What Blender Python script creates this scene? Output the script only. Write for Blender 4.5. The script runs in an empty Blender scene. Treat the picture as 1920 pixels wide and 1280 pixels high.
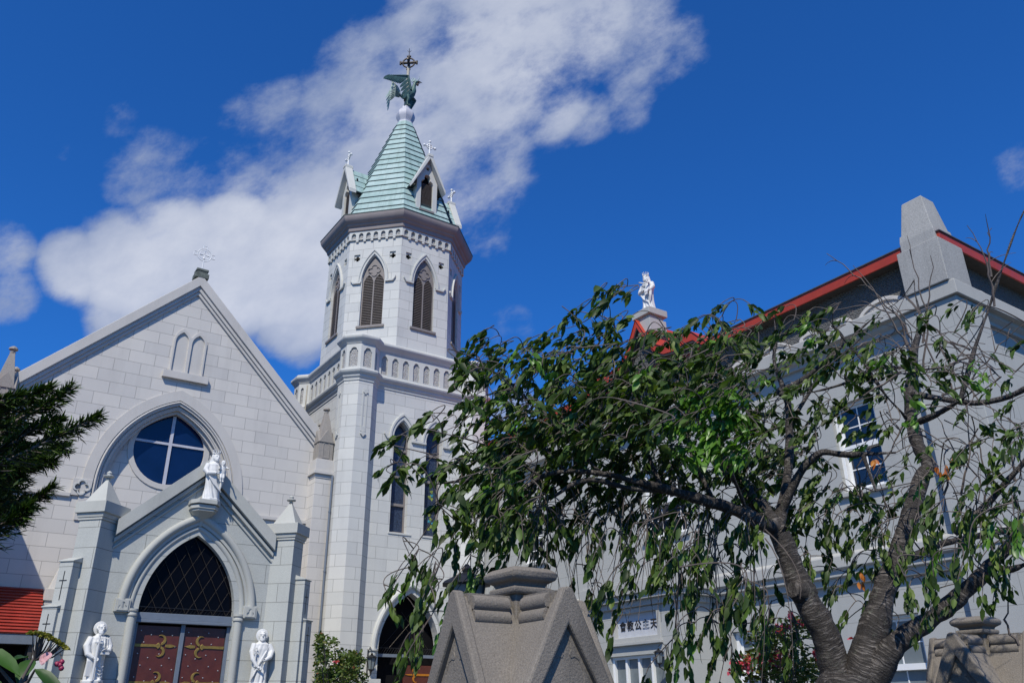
import bpy, bmesh, math, random
from math import sin, cos, pi, radians, sqrt, atan2, tan
from mathutils import Vector, Matrix, noise
from mathutils.geometry import tessellate_polygon

# ------------------------------------------------------------------ camera, sky, sun, exposure
S = bpy.context.scene
C = S.collection
# world axes: x along the church front (to the right), y into the church, z up; eye at 1.6 m
RT = Vector((0.82841892, -0.56006117, -0.00732002))
DN = Vector((0.22451093, 0.34400349, -0.91173266))
FW = Vector((0.51314417, 0.75365316, 0.41071885))
EYE = Vector((0, 0, 1.6))
FPX = 1550.0
cam_d = bpy.data.cameras.new('camera')
cam = bpy.data.objects.new('camera', cam_d)
C.objects.link(cam)
cam_d.sensor_width = 36.0
cam_d.lens = FPX / 1920 * 36.0
cam_d.clip_start = 0.05
cam_d.clip_end = 6000
mw = Matrix((RT, -DN, -FW)).transposed().to_4x4()
mw.translation = EYE
cam.matrix_world = mw
S.camera = cam


def ray(u, v):
    return (RT * ((u - 960) / FPX) + DN * ((v - 640) / FPX) + FW)


def at(u, v, dist):
    """point on the sight line of a photo pixel at a horizontal distance from the eye"""
    d = ray(u, v)
    return EYE + d * (dist / math.hypot(d.x, d.y))


S.view_settings.view_transform = 'Standard'
S.view_settings.look = 'None'
S.view_settings.exposure = -0.08
S.view_settings.gamma = 1.0

SUN_EL, SUN_AZ = radians(50.0), radians(226.0)      # azimuth measured from +y towards +x
to_sun = Vector((sin(SUN_AZ) * cos(SUN_EL), cos(SUN_AZ) * cos(SUN_EL), sin(SUN_EL)))
sd = bpy.data.lights.new('sun', 'SUN')
sd.energy = 5.0
sd.angle = radians(0.5)
sd.color = (1.0, 0.945, 0.835)
sun = bpy.data.objects.new('sun', sd)
C.objects.link(sun)
sun.location = to_sun * 60
sun.rotation_euler = to_sun.to_track_quat('Z', 'Y').to_euler()

W = bpy.data.worlds.new('World')
S.world = W
W.use_nodes = True
wn, wl = W.node_tree.nodes, W.node_tree.links
wn.clear()


def wnode(t, **k):
    n = wn.new(t)
    for a, b in k.items():
        setattr(n, a, b)
    return n


def wmath(op, a, b=None, clamp=False):
    n = wnode('ShaderNodeMath', operation=op, use_clamp=clamp)
    for i, x in enumerate((a, b)):
        if x is None:
            continue
        if isinstance(x, (int, float)):
            n.inputs[i].default_value = x
        else:
            wl.new(x, n.inputs[i])
    return n.outputs[0]


sky = wnode('ShaderNodeTexSky', sky_type='NISHITA', sun_disc=False)
sky.sun_elevation = SUN_EL
sky.sun_rotation = SUN_AZ
sky.altitude = 50
sky.air_density = 1.0
sky.dust_density = 0.25
sky.ozone_density = 3.0
SKY_STRENGTH = 0.078
bg_sky = wnode('ShaderNodeBackground')
bg_sky.inputs['Strength'].default_value = SKY_STRENGTH
deep = wnode('ShaderNodeMix', data_type='RGBA', blend_type='MULTIPLY')
deep.inputs['Factor'].default_value = 1.0
deep.inputs['B'].default_value = (.25, .98, 2.02, 1)        # clear dry air, polarised deep blue
wl.new(sky.outputs[0], deep.inputs['A'])
wl.new(deep.outputs['Result'], bg_sky.inputs['Color'])
tc = wnode('ShaderNodeTexCoord')
gen = tc.outputs['Generated']
# cloud banks: each is a patch of sky round a direction (photo pixel, inner and outer radius in degrees, weight)
BANKS = [(145, 500, 1, 3.5, .95), (250, 500, 2, 5, 1.0), (340, 480, 2.2, 5.5, 1.0), (450, 490, 3, 6.5, 1.0), (545, 500, 3, 6.5, 1.0),
         (230, 585, .5, 3.5, .8), (590, 410, 2, 6, .95), (330, 330, 1, 5.0, .66), (440, 360, 2, 6, .72), (260, 350, .5, 3.5, .6), (560, 260, 2, 6, .68), (460, 240, .5, 3.2, .62),
         (690, 250, 3, 8, .76), (700, 150, 2, 6, .70), (800, 240, 3, 8, .80), (880, 190, 3, 8, .78), (860, 80, 3, 7, .82), (960, 60, 3, 8, .90), (1000, 100, 2, 6, .86), (930, 130, 3, 7, .84),
         (1060, 30, 3, 7.5, .84), (1160, 60, 2, 6, .74), (1010, 150, 2, 6.5, .80), (1090, 200, 1, 3.8, .62), (1180, 185, .5, 3.4, .6), (890, 330, 2, 6, .72), (900, 420, 1, 4.0, .62), (1250, 95, .8, 4.5, .62), (1200, 20, 1, 4, .66), (640, 140, .5, 3.5, .6),
         (690, 350, 2, 7, .8), (0, 470, .6, 3.2, .8), (12, 545, .6, 3.0, .74), (222, 228, .1, 2.4, .44), (100, 270, .2, 2, .38),
         (960, 625, .6, 3.1, .62), (1000, 650, .3, 2.2, .5), (1915, 315, .4, 2.6, .6), (20, 345, .2, 1.8, .42), (965, 760, .5, 3, .8), (560, 590, 1, 4.5, .9)]
best = None
for u, v, r0, r1, wgt in BANKS:
    d = ray(u, v).normalized()
    dp = wnode('ShaderNodeVectorMath', operation='DOT_PRODUCT')
    wl.new(gen, dp.inputs[0])
    dp.inputs[1].default_value = d
    mr = wnode('ShaderNodeMapRange', interpolation_type='SMOOTHSTEP')
    wl.new(dp.outputs['Value'], mr.inputs['Value'])
    mr.inputs['From Min'].default_value = cos(radians(r1))
    mr.inputs['From Max'].default_value = cos(radians(r0))
    mr.inputs['To Max'].default_value = wgt
    best = mr.outputs[0] if best is None else wmath('MAXIMUM', best, mr.outputs[0])


def wnoise(scale, detail, rough, dist=0.0, off=0.0):
    mp = wnode('ShaderNodeMapping')
    mp.inputs['Location'].default_value = (off, off * .7, -off)
    drift = (ray(1250, 20) - ray(250, 560)).normalized()
    dd_ = wnode('ShaderNodeVectorMath', operation='DOT_PRODUCT')
    wl.new(gen, dd_.inputs[0])
    dd_.inputs[1].default_value = drift
    sc_ = wnode('ShaderNodeVectorMath', operation='SCALE')
    sc_.inputs[0].default_value = drift * -.42
    wl.new(dd_.outputs['Value'], sc_.inputs['Scale'])
    ad_ = wnode('ShaderNodeVectorMath', operation='ADD')
    wl.new(gen, ad_.inputs[0])
    wl.new(sc_.outputs[0], ad_.inputs[1])
    wl.new(ad_.outputs[0], mp.inputs['Vector'])
    n = wnode('ShaderNodeTexNoise')
    n.inputs['Scale'].default_value = scale
    n.inputs['Detail'].default_value = detail
    n.inputs['Roughness'].default_value = rough
    n.inputs['Distortion'].default_value = dist
    wl.new(mp.outputs[0], n.inputs['Vector'])
    return n.outputs['Fac']


n1 = wnoise(9.0, 11.0, .63, .0)
n2 = wnoise(3.2, 4.0, .5, .1, 3.1)
shape = wmath('ADD', best, wmath('MULTIPLY', wmath('SUBTRACT', n1, .5), 1.9))
dens = wnode('ShaderNodeMapRange', interpolation_type='SMOOTHSTEP')
wl.new(shape, dens.inputs['Value'])
dens.inputs['From Min'].default_value = .42
dens.inputs['From Max'].default_value = .92
cover = wmath('MULTIPLY', dens.outputs[0], .90)
# the thick low banks are brighter than the thin high veil
thick = wnode('ShaderNodeMapRange')
n3 = wnoise(13.0, 8.0, .6, .0, 5.3)
wl.new(wmath('ADD', wmath('ADD', best, wmath('MULTIPLY', wmath('SUBTRACT', n2, .5), .9)), wmath('MULTIPLY', wmath('SUBTRACT', n3, .5), .9)), thick.inputs['Value'])
thick.inputs['From Min'].default_value = .60
thick.inputs['From Max'].default_value = 1.22
ramp = wnode('ShaderNodeMix', data_type='RGBA')
wl.new(thick.outputs[0], ramp.inputs['Factor'])
ramp.inputs['A'].default_value = (.33, .40, .58, 1)
ramp.inputs['B'].default_value = (.80, .83, .91, 1)
bg_cloud = wnode('ShaderNodeBackground')
wl.new(ramp.outputs['Result'], bg_cloud.inputs['Color'])
mixw = wnode('ShaderNodeMixShader')
wl.new(cover, mixw.inputs[0])
wl.new(bg_sky.outputs[0], mixw.inputs[1])
wl.new(bg_cloud.outputs[0], mixw.inputs[2])
wo = wnode('ShaderNodeOutputWorld')
wl.new(mixw.outputs[0], wo.inputs[0])

R = random.Random(7)


# ------------------------------------------------------------------ materials
class NT:
    def __init__(s, name):
        s.m = bpy.data.materials.new(name)
        s.m.use_nodes = True
        s.n, s.l = s.m.node_tree.nodes, s.m.node_tree.links
        s.b = s.n['Principled BSDF']
        s.o = s.n['Material Output']

    def new(s, t, **k):
        n = s.n.new(t)
        for a, b in k.items():
            setattr(n, a, b)
        return n

    def noise(s, vec, scale, detail=4, rough=.55):
        n = s.new('ShaderNodeTexNoise')
        n.inputs['Scale'].default_value = scale
        n.inputs['Detail'].default_value = detail
        n.inputs['Roughness'].default_value = rough
        if vec is not None:
            s.l.new(vec, n.inputs['Vector'])
        return n.outputs['Fac']

    def ramp(s, fac, lo, hi, a=0.0, b=1.0):
        n = s.new('ShaderNodeMapRange')
        s.l.new(fac, n.inputs['Value'])
        n.inputs['From Min'].default_value = lo
        n.inputs['From Max'].default_value = hi
        n.inputs['To Min'].default_value = a
        n.inputs['To Max'].default_value = b
        return n.outputs[0]

    def mix(s, fac, a, b, mode='MIX'):
        n = s.new('ShaderNodeMix', data_type='RGBA', blend_type=mode)
        for key, x in (('Factor', fac), ('A', a), ('B', b)):
            if isinstance(x, (int, float)):
                n.inputs[key].default_value = x
            elif isinstance(x, tuple):
                n.inputs[key].default_value = (*x, 1)
            else:
                s.l.new(x, n.inputs[key])
        return n.outputs['Result']

    def mapped(s, vec, sc):
        n = s.new('ShaderNodeMapping')
        n.inputs['Scale'].default_value = sc
        s.l.new(vec, n.inputs['Vector'])
        return n.outputs[0]

    def bump(s, h, strength, dist=.01):
        n = s.new('ShaderNodeBump')
        n.inputs['Strength'].default_value = strength
        n.inputs['Distance'].default_value = dist
        s.l.new(h, n.inputs['Height'])
        s.l.new(n.outputs[0], s.b.inputs['Normal'])


def k3(c, f):
    return tuple(min(1, x * f) for x in c)


def stone(name, col, brick=None, joint=.62, tone=.05, grain=.08, stain=.12, rough=.85, bump=.25, gscale=70, stain_col=None, blotch=.88):
    t = NT(name)
    tcn = t.new('ShaderNodeTexCoord')
    ob, uv = tcn.outputs['Object'], tcn.outputs['UV']
    base = None
    if brick:
        bw, bh, mo = brick
        br = t.new('ShaderNodeTexBrick')
        t.l.new(uv, br.inputs['Vector'])
        br.inputs['Scale'].default_value = 1.0
        br.inputs['Brick Width'].default_value = bw
        br.inputs['Row Height'].default_value = bh
        br.inputs['Mortar Size'].default_value = mo
        br.inputs['Mortar Smooth'].default_value = .3
        br.inputs['Color1'].default_value = (*k3(col, 1 + tone), 1)
        br.inputs['Color2'].default_value = (*k3((col[0] * .99, col[1], col[2] * 1.02), 1 - tone), 1)
        br.inputs['Mortar'].default_value = (*k3(col, joint), 1)
        base = br.outputs['Color']
    big = t.noise(ob, .9, 5, .6)
    c = t.mix(t.ramp(big, .35, .7, 0, .8), base if base is not None else col, k3(col, blotch))
    if base is not None:
        c = t.mix(t.ramp(big, .4, .75, 0, .5), base, t.mix(1.0, base, (.86, .86, .88), 'MULTIPLY'))
    st = t.noise(t.mapped(ob, (1.6, 1.6, .22)), 1.0, 6, .65)
    sc = stain_col or k3(col, .72)
    c = t.mix(t.ramp(st, .52, .78, 0, stain * 3), c, t.mix(1.0, c, tuple(min(1, a / max(b, .01)) for a, b in zip(sc, col)), 'MULTIPLY'))
    g = t.noise(ob, gscale, 3, .7)
    c = t.mix(1.0, c, t.mix(t.ramp(g, .3, .7), (1 - grain,) * 3, (1 + grain * .6,) * 3), 'MULTIPLY')
    t.l.new(c, t.b.inputs['Base Color'])
    t.b.inputs['Roughness'].default_value = rough
    t.b.inputs['Specular IOR Level'].default_value = .25
    h = t.noise(ob, gscale * .6, 4, .7)
    t.bump(h, bump, .006)
    return t.m


def plain(name, col, rough=.5, metal=0.0, spec=.5, var=.1, scale=6.0, bump=0.0, bscale=60):
    t = NT(name)
    ob = t.new('ShaderNodeTexCoord').outputs['Object']
    n = t.noise(ob, scale, 5, .6)
    c = t.mix(t.ramp(n, .3, .7), k3(col, 1 - var), k3(col, 1 + var))
    t.l.new(c, t.b.inputs['Base Color'])
    t.b.inputs['Metallic'].default_value = metal
    t.b.inputs['Specular IOR Level'].default_value = spec
    t.l.new(t.ramp(t.noise(ob, scale * 2.3, 4), .3, .7, max(.02, rough - .1), min(1, rough + .1)), t.b.inputs['Roughness'])
    if bump:
        t.bump(t.noise(ob, bscale, 4, .6), bump)
    return t.m


def pane_mat(name, col, rough=.05, ior=1.9, wob=.05):
    t = NT(name)
    ob = t.new('ShaderNodeTexCoord').outputs['Object']
    n = t.noise(ob, 1.5, 3)
    t.l.new(t.mix(t.ramp(n, .3, .7), k3(col, .8), k3(col, 1.2)), t.b.inputs['Base Color'])
    t.b.inputs['Roughness'].default_value = rough
    t.b.inputs['IOR'].default_value = ior
    t.bump(t.noise(ob, 1.1, 2), wob, .02)
    return t.m


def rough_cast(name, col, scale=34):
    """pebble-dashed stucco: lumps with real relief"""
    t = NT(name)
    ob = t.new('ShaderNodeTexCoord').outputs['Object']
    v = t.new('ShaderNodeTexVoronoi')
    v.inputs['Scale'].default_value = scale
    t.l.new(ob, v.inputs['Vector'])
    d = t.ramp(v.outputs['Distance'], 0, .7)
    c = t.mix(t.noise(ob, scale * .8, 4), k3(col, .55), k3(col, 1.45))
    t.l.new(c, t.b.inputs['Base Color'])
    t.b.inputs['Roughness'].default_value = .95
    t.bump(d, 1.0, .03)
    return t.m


def leaf_mat(name, cols, rough=.42, trans=.3, spec=.4):
    t = NT(name)
    a = t.new('ShaderNodeAttribute', attribute_name='tint')
    cr = t.new('ShaderNodeValToRGB')
    el = cr.color_ramp.elements
    while len(el) < len(cols):
        el.new(.5)
    for i, (p, c) in enumerate(cols):
        el[i].position = p
        el[i].color = (*c, 1)
    t.l.new(a.outputs['Fac'], cr.inputs['Fac'])
    ob = t.new('ShaderNodeTexCoord').outputs['Object']
    c = t.mix(1.0, cr.outputs['Color'], t.mix(t.noise(ob, 25, 3), (.75, .75, .75), (1.2, 1.2, 1.2)), 'MULTIPLY')
    t.l.new(c, t.b.inputs['Base Color'])
    t.b.inputs['Roughness'].default_value = rough
    t.b.inputs['Specular IOR Level'].default_value = spec
    tr = t.new('ShaderNodeBsdfTranslucent')
    t.l.new(t.mix(1.0, c, (1.3, 1.5, .5), 'MULTIPLY'), tr.inputs['Color'])
    mx = t.new('ShaderNodeMixShader')
    mx.inputs[0].default_value = trans
    t.l.new(t.b.outputs[0], mx.inputs[1])
    t.l.new(tr.outputs[0], mx.inputs[2])
    t.l.new(mx.outputs[0], t.o.inputs['Surface'])
    return t.m


def bark_mat(name, c1, c2):
    t = NT(name)
    tcn = t.new('ShaderNodeTexCoord')
    uv, ob = tcn.outputs['UV'], tcn.outputs['Object']
    wv = t.new('ShaderNodeVectorMath', operation='ADD')
    wn3 = t.new('ShaderNodeTexNoise')
    wn3.inputs['Scale'].default_value = 5
    t.l.new(ob, wn3.inputs['Vector'])
    sc3 = t.new('ShaderNodeVectorMath', operation='SCALE')
    sc3.inputs['Scale'].default_value = .09
    t.l.new(wn3.outputs['Color'], sc3.inputs[0])
    t.l.new(uv, wv.inputs[0])
    t.l.new(sc3.outputs[0], wv.inputs[1])
    st = t.noise(t.mapped(wv.outputs[0], (4.5, 60, 1)), 1.0, 7, .72)          # lenticel streaks round the limb
    pt = t.noise(ob, 6, 6, .65)
    c = t.mix(t.ramp(st, .50, .68), c1, c2)
    c = t.mix(t.ramp(pt, .42, .6, 0, .85), c, k3(c1, .6))
    li = t.noise(ob, 11, 5, .7)
    c = t.mix(t.ramp(li, .60, .68, 0, .6), c, (.11, .115, .085))               # lichen
    t.l.new(c, t.b.inputs['Base Color'])
    t.b.inputs['Roughness'].default_value = .65
    t.bump(t.mix(.6, st, t.noise(ob, 26, 7, .7)), 1.0, .035)
    return t.m


M = {}
WARM = (.565, .535, .485)
COOL = (.435, .44, .40)
M['facade'] = stone('facade_ashlar', WARM, (.81, .41, .009), joint=.55, tone=.055, stain=.16)
M['facade_trim'] = stone('facade_dressed_stone', (.53, .505, .465), stain=.14)
M['tower'] = stone('tower_ashlar', (.555, .55, .51), (.86, .41, .009), joint=.55, tone=.055, stain=.16)
M['tower_trim'] = stone('tower_dressed_stone', (.53, .53, .495), stain=.16)
M['cornice'] = stone('cornice_stone', (.30, .262, .25), stain=.2)
M['portal'] = stone('portal_granite', COOL, (2.1, .485, .010), joint=.5, tone=.03, grain=.14, stain=.12, gscale=45)
M['portal_trim'] = stone('portal_dressed_granite', (.44, .44, .40), grain=.12, stain=.14)
M['annex'] = stone('annex_granite', (.395, .395, .365), (3.1, .56, .007), joint=.62, tone=.025, grain=.12, stain=.1, gscale=55)
M['annex_trim'] = stone('annex_dressed_granite', (.415, .41, .38), grain=.14, stain=.14, gscale=55)
M['obelisk'] = stone('parapet_pier_granite', (.36, .355, .335), grain=.3, stain=.2, gscale=38)
M['old'] = stone('weathered_brown_stone', (.30, .275, .245), grain=.2, stain=.35, gscale=30, bump=.5)
M['pillar'] = stone('gate_pillar_granite', (.24, .212, .178), grain=.30, stain=.5, gscale=120, bump=.9, stain_col=(.10, .092, .08), blotch=.55)
M['rough'] = rough_cast('pebble_dash', (.40, .39, .375))
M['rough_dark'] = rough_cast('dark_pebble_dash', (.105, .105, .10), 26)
M['white'] = plain('white_painted_wood', (.72, .72, .70), .45, var=.04)
M['marble'] = plain('white_painted_statue', (.60, .595, .57), .55, var=.04, scale=3, bump=.1, bscale=30)
M['red'] = plain('red_painted_metal', (.40, .042, .016), .5, var=.12, scale=3)
M['roof_dark'] = plain('dark_roof_slate', (.06, .06, .065), .6, var=.25)
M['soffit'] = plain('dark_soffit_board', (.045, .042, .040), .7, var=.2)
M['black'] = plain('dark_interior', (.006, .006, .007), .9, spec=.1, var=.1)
M['iron'] = plain('black_wrought_iron', (.014, .014, .015), .5, metal=.3, var=.2)
M['bronze'] = plain('tarnished_bronze', (.06, .05, .04), .55, metal=.5, var=.3)
M['pole'] = plain('weathered_pole', (.42, .38, .30), .7, var=.3, scale=4)
M['louvre'] = plain('brown_louvre_slats', (.135, .112, .098), .6, var=.12)
M['louvre_frame'] = plain('brown_louvre_frame', (.20, .175, .16), .6, var=.1)
M['steel'] = plain('grey_painted_frame', (.14, .165, .20), .45, var=.08)
M['door'] = plain('oxblood_door', (.085, .020, .012), .42, var=.2, scale=5)
M['gold'] = plain('old_gold_hinge', (.30, .19, .045), .42, metal=.5, var=.25, scale=14)
M['orange'] = plain('orange_gilt_hinge', (.55, .20, .02), .4, metal=.4, var=.2, scale=14)
M['stud'] = plain('white_metal_stud', (.6, .6, .6), .35, metal=.6)
M['sky_tint_glass'] = pane_mat('sky_tinted_window_glass', (.003, .012, .05), .04, 1.5, .03)  # blue of the reflected sky is put into the base colour
M['dark_glass'] = pane_mat('dark_fanlight_glass', (.003, .003, .005), .12, 1.14)
M['annex_glass'] = pane_mat('sash_window_glass', (.008, .012, .022), .03, 1.7, .08)
M['frosted'] = pane_mat('pale_frosted_glass', (.16, .185, .19), .35, 1.5)
M['brass_wire'] = plain('thin_brass_wire', (.35, .33, .28), .4, metal=.7)
M['ball'] = plain('pale_painted_ball', (.46, .46, .50), .5, var=.08)
M['ink'] = plain('black_sign_paint', (.010, .010, .013), .5)
M['sign'] = plain('pale_sign_plaster', (.45, .46, .48), .8, var=.05)
M['ground'] = stone('asphalt', (.06, .06, .06), grain=.3, stain=.1, gscale=60)
M['yard'] = stone('courtyard_paving', (.12, .118, .112), (.6, .3, .01), grain=.2)
M['moss'] = plain('mossy_dark_stone', (.10, .115, .10), .9, var=.4, scale=9, bump=.5)
M['bark'] = bark_mat('cherry_bark', (.030, .024, .020), (.32, .285, .26))
M['twig'] = plain('twig_bark', (.095, .075, .062), .7, var=.35, scale=12)
M['leaf'] = leaf_mat('cherry_leaf', [(0, (.018, .035, .007)), (.4, (.040, .074, .014)), (.8, (.075, .132, .022)), (1, (.13, .18, .032))], .5, .26, .26)
M['leaf_bright'] = leaf_mat('fresh_cherry_leaf', [(0, (.065, .16, .02)), (1, (.12, .25, .03))], .38, .34)
M['leaf_autumn'] = leaf_mat('orange_leaf', [(0, (.40, .10, .015)), (1, (.55, .22, .03))], .5, .3)
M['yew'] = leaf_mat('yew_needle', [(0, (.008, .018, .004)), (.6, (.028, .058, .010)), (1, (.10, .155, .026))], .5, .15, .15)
M['rose_leaf'] = leaf_mat('rose_bush_leaf', [(0, (.05, .085, .018)), (.6, (.10, .145, .028)), (.85, (.13, .13, .03)), (1, (.16, .055, .02))], .45, .25)
M['hyd_leaf'] = leaf_mat('hydrangea_leaf', [(0, (.022, .062, .008)), (1, (.05, .12, .014))], .45, .2)
M['hyd_flower'] = leaf_mat('hydrangea_floret', [(0, (.13, .13, .015)), (1, (.25, .23, .04))], .6, .25)
M['pink'] = leaf_mat('pink_petal', [(0, (.55, .05, .10)), (1, (.75, .18, .25))], .6, .35)
M['pale_pink'] = leaf_mat('pale_pink_petal', [(0, (.72, .36, .40)), (1, (.80, .48, .50))], .6, .35)


def copper_mat():
    t = NT('verdigris_copper')
    tcn = t.new('ShaderNodeTexCoord')
    ob, uv = tcn.outputs['Object'], tcn.outputs['UV']
    a = t.noise(ob, 1.3, 6, .6)
    c = t.mix(t.ramp(a, .35, .65), (.25, .365, .345), (.345, .455, .435))
    st = t.noise(t.mapped(uv, (7, .5, 1)), 1.0, 5, .6)
    c = t.mix(t.ramp(st, .5, .8, 0, .75), c, (.13, .20, .17))
    br = t.new('ShaderNodeTexBrick')
    t.l.new(uv, br.inputs['Vector'])
    br.inputs['Scale'].default_value = 1
    br.inputs['Brick Width'].default_value = .75
    br.inputs['Row Height'].default_value = .31
    br.inputs['Mortar Size'].default_value = .0
    br.inputs['Color1'].default_value = (1.08, 1.05, 1.05, 1)
    br.inputs['Color2'].default_value = (.9, .93, .92, 1)
    c = t.mix(1.0, c, br.outputs['Color'], 'MULTIPLY')
    t.l.new(c, t.b.inputs['Base Color'])
    t.b.inputs['Roughness'].default_value = .55
    t.bump(t.noise(ob, 8, 4), .25, .03)
    return t.m


M['copper'] = copper_mat()
M['copper_dark'] = plain('dark_verdigris', (.055, .115, .10), .55, metal=.2, var=.4, scale=7)
M['copper_lip'] = plain('shadow_line_copper', (.035, .06, .055), .6, var=.3)  # shadow lines under the courses put into a dark lip colour


def stained_mat():
    t = NT('leaded_blue_glass')
    tcn = t.new('ShaderNodeTexCoord')
    uv, ob = tcn.outputs['UV'], tcn.outputs['Object']
    v = t.new('ShaderNodeTexVoronoi')
    v.inputs['Scale'].default_value = 9
    t.l.new(uv, v.inputs['Vector'])
    c = t.mix(t.ramp(t.noise(uv, 14, 4, .8), .35, .7), (.012, .020, .045), (.05, .075, .125))
    e = t.new('ShaderNodeTexVoronoi', feature='DISTANCE_TO_EDGE')
    e.inputs['Scale'].default_value = 9
    t.l.new(uv, e.inputs['Vector'])
    c = t.mix(t.ramp(e.outputs['Distance'], .0, .05, .9, 0), c, (.01, .01, .014))
    h = t.new('ShaderNodeHueSaturation')
    h.inputs['Value'].default_value = 1.0
    t.l.new(c, t.b.inputs['Base Color'])
    t.b.inputs['Roughness'].default_value = .3
    t.bump(t.noise(uv, 30, 3), .6, .01)
    return t.m


M['stained'] = stained_mat()
M['stain_bit'] = plain('yellow_green_stained_glass', (.20, .25, .05), .3, var=.5, scale=9)
M['stain_bit2'] = plain('turquoise_stained_glass', (.04, .22, .28), .3, var=.5, scale=9)


# ------------------------------------------------------------------ mesh building
class MB:
    def __init__(s):
        s.v, s.f, s.t = [], [], []
        s.uv = None

    def add(s, vs, fs, tint=None):
        o = len(s.v)
        s.v.extend([tuple(p) for p in vs])
        s.f.extend([tuple(i + o for i in f) for f in fs])
        if tint is not None:
            s.t.extend([tint] * len(vs))
        return s

    def box(s, x0, x1, y0, y1, z0, z1):
        vs = [(x, y, z) for z in (z0, z1) for y in (y0, y1) for x in (x0, x1)]
        return s.add(vs, [(0, 2, 3, 1), (4, 5, 7, 6), (0, 1, 5, 4), (2, 6, 7, 3), (0, 4, 6, 2), (1, 3, 7, 5)])

    def fbox(s, fr, a0, a1, b0, b1, w0, w1):
        return s.plate([(a0, b0), (a1, b0), (a1, b1), (a0, b1)], [], fr, w0, w1)

    def plate(s, outer, holes, fr, w0, w1, back=True):
        """flat slab with openings; fr(a, b, w) -> world"""
        loops = [outer] + list(holes)
        flat = [p for l in loops for p in l]
        n = len(flat)
        tris = tessellate_polygon([[Vector((p[0], p[1], 0)) for p in l] for l in loops])
        vs = [fr(p[0], p[1], w1) for p in flat] + [fr(p[0], p[1], w0) for p in flat]
        fs = [tuple(t) for t in tris]
        if back:
            fs += [tuple(i + n for i in reversed(t)) for t in tris]
        o = 0
        for l in loops:
            k = len(l)
            for i in range(k):
                j = (i + 1) % k
                fs.append((o + i, o + j, n + o + j, n + o + i))
            o += k
        return s.add(vs, fs)

    def band(s, A, B, fr, w0, w1):
        """open ribbon between two polylines in a wall plane, with thickness"""
        n = len(A)
        vs = [fr(*p, w1) for p in A] + [fr(*p, w1) for p in B] + [fr(*p, w0) for p in A] + [fr(*p, w0) for p in B]
        fs = []
        for i in range(n - 1):
            fs += [(i, i + 1, n + i + 1, n + i), (2 * n + i, 3 * n + i, 3 * n + i + 1, 2 * n + i + 1),
                   (i, 2 * n + i, 2 * n + i + 1, i + 1), (n + i, n + i + 1, 3 * n + i + 1, 3 * n + i)]
        fs += [(0, n, 3 * n, 2 * n), (n - 1, 3 * n - 1, 4 * n - 1, 2 * n - 1)]
        return s.add(vs, fs)

    def loft(s, rings, cap=True, skip=None):
        n = len(rings[0])
        vs = [p for r in rings for p in r]
        fs = []
        for k in range(len(rings) - 1):
            for i in range(n):
                if skip and skip(k, i):
                    continue
                j = (i + 1) % n
                fs.append((k * n + i, k * n + j, (k + 1) * n + j, (k + 1) * n + i))
        if cap:
            fs += [tuple(range(n))[::-1], tuple((len(rings) - 1) * n + i for i in range(n))]
        return s.add(vs, fs)

    def tube(s, path, rad, n=8, tint=None):
        path = [Vector(p) for p in path]
        if not isinstance(rad, (list, tuple)):
            rad = [rad] * len(path)
        rings, up = [], None
        for i, p in enumerate(path):
            d = (path[min(i + 1, len(path) - 1)] - path[max(i - 1, 0)])
            d = d.normalized() if d.length > 1e-9 else Vector((0, 0, 1))
            if up is None:
                up = Vector((0, 0, 1)) if abs(d.z) < .9 else Vector((1, 0, 0))
            x = up.cross(d)
            x = x.normalized() if x.length > 1e-6 else Vector((1, 0, 0))
            up = d.cross(x)
            rings.append([p + (x * cos(2 * pi * k / n) + up * sin(2 * pi * k / n)) * rad[i] for k in range(n)])
        o = len(s.v)
        s.loft(rings)
        if tint is not None:
            s.t.extend([tint] * (len(s.v) - o))
        if s.uv is not None:
            ln = 0.0
            for i, p in enumerate(path):
                if i:
                    ln += (p - path[i - 1]).length
                for k in range(n):
                    s.uv[o + i * n + k] = (min(k, n - k) * 2 * pi / n * .15, ln)
        return s

    def lathe(s, prof, c, n=16, rot=0.0, sx=1, sy=1):
        return s.loft([[Vector((c[0] + r * cos(rot + 2 * pi * k / n) * sx, c[1] + r * sin(rot + 2 * pi * k / n) * sy, c[2] + z)) for k in range(n)] for r, z in prof])

    def ball(s, c, r, n=10, sq=(1, 1, 1)):
        m = max(4, n // 2)
        return s.loft([[Vector((c[0] + r * sq[0] * sin(pi * i / m) * cos(2 * pi * k / n), c[1] + r * sq[1] * sin(pi * i / m) * sin(2 * pi * k / n), c[2] - r * sq[2] * cos(pi * i / m))) for k in range(n)]
                       for i in [.04] + list(range(1, m)) + [m - .04]])


def org(o):
    v = Vector()
    while o is not None:
        v = v + o.location
        o = o.parent
    return v


def link(name, me, mat, parent=None):
    o = bpy.data.objects.new(name, me)
    C.objects.link(o)
    if mat is not None:
        me.materials.append(mat)
    if parent is not None:
        o.parent = parent
    return o


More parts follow.
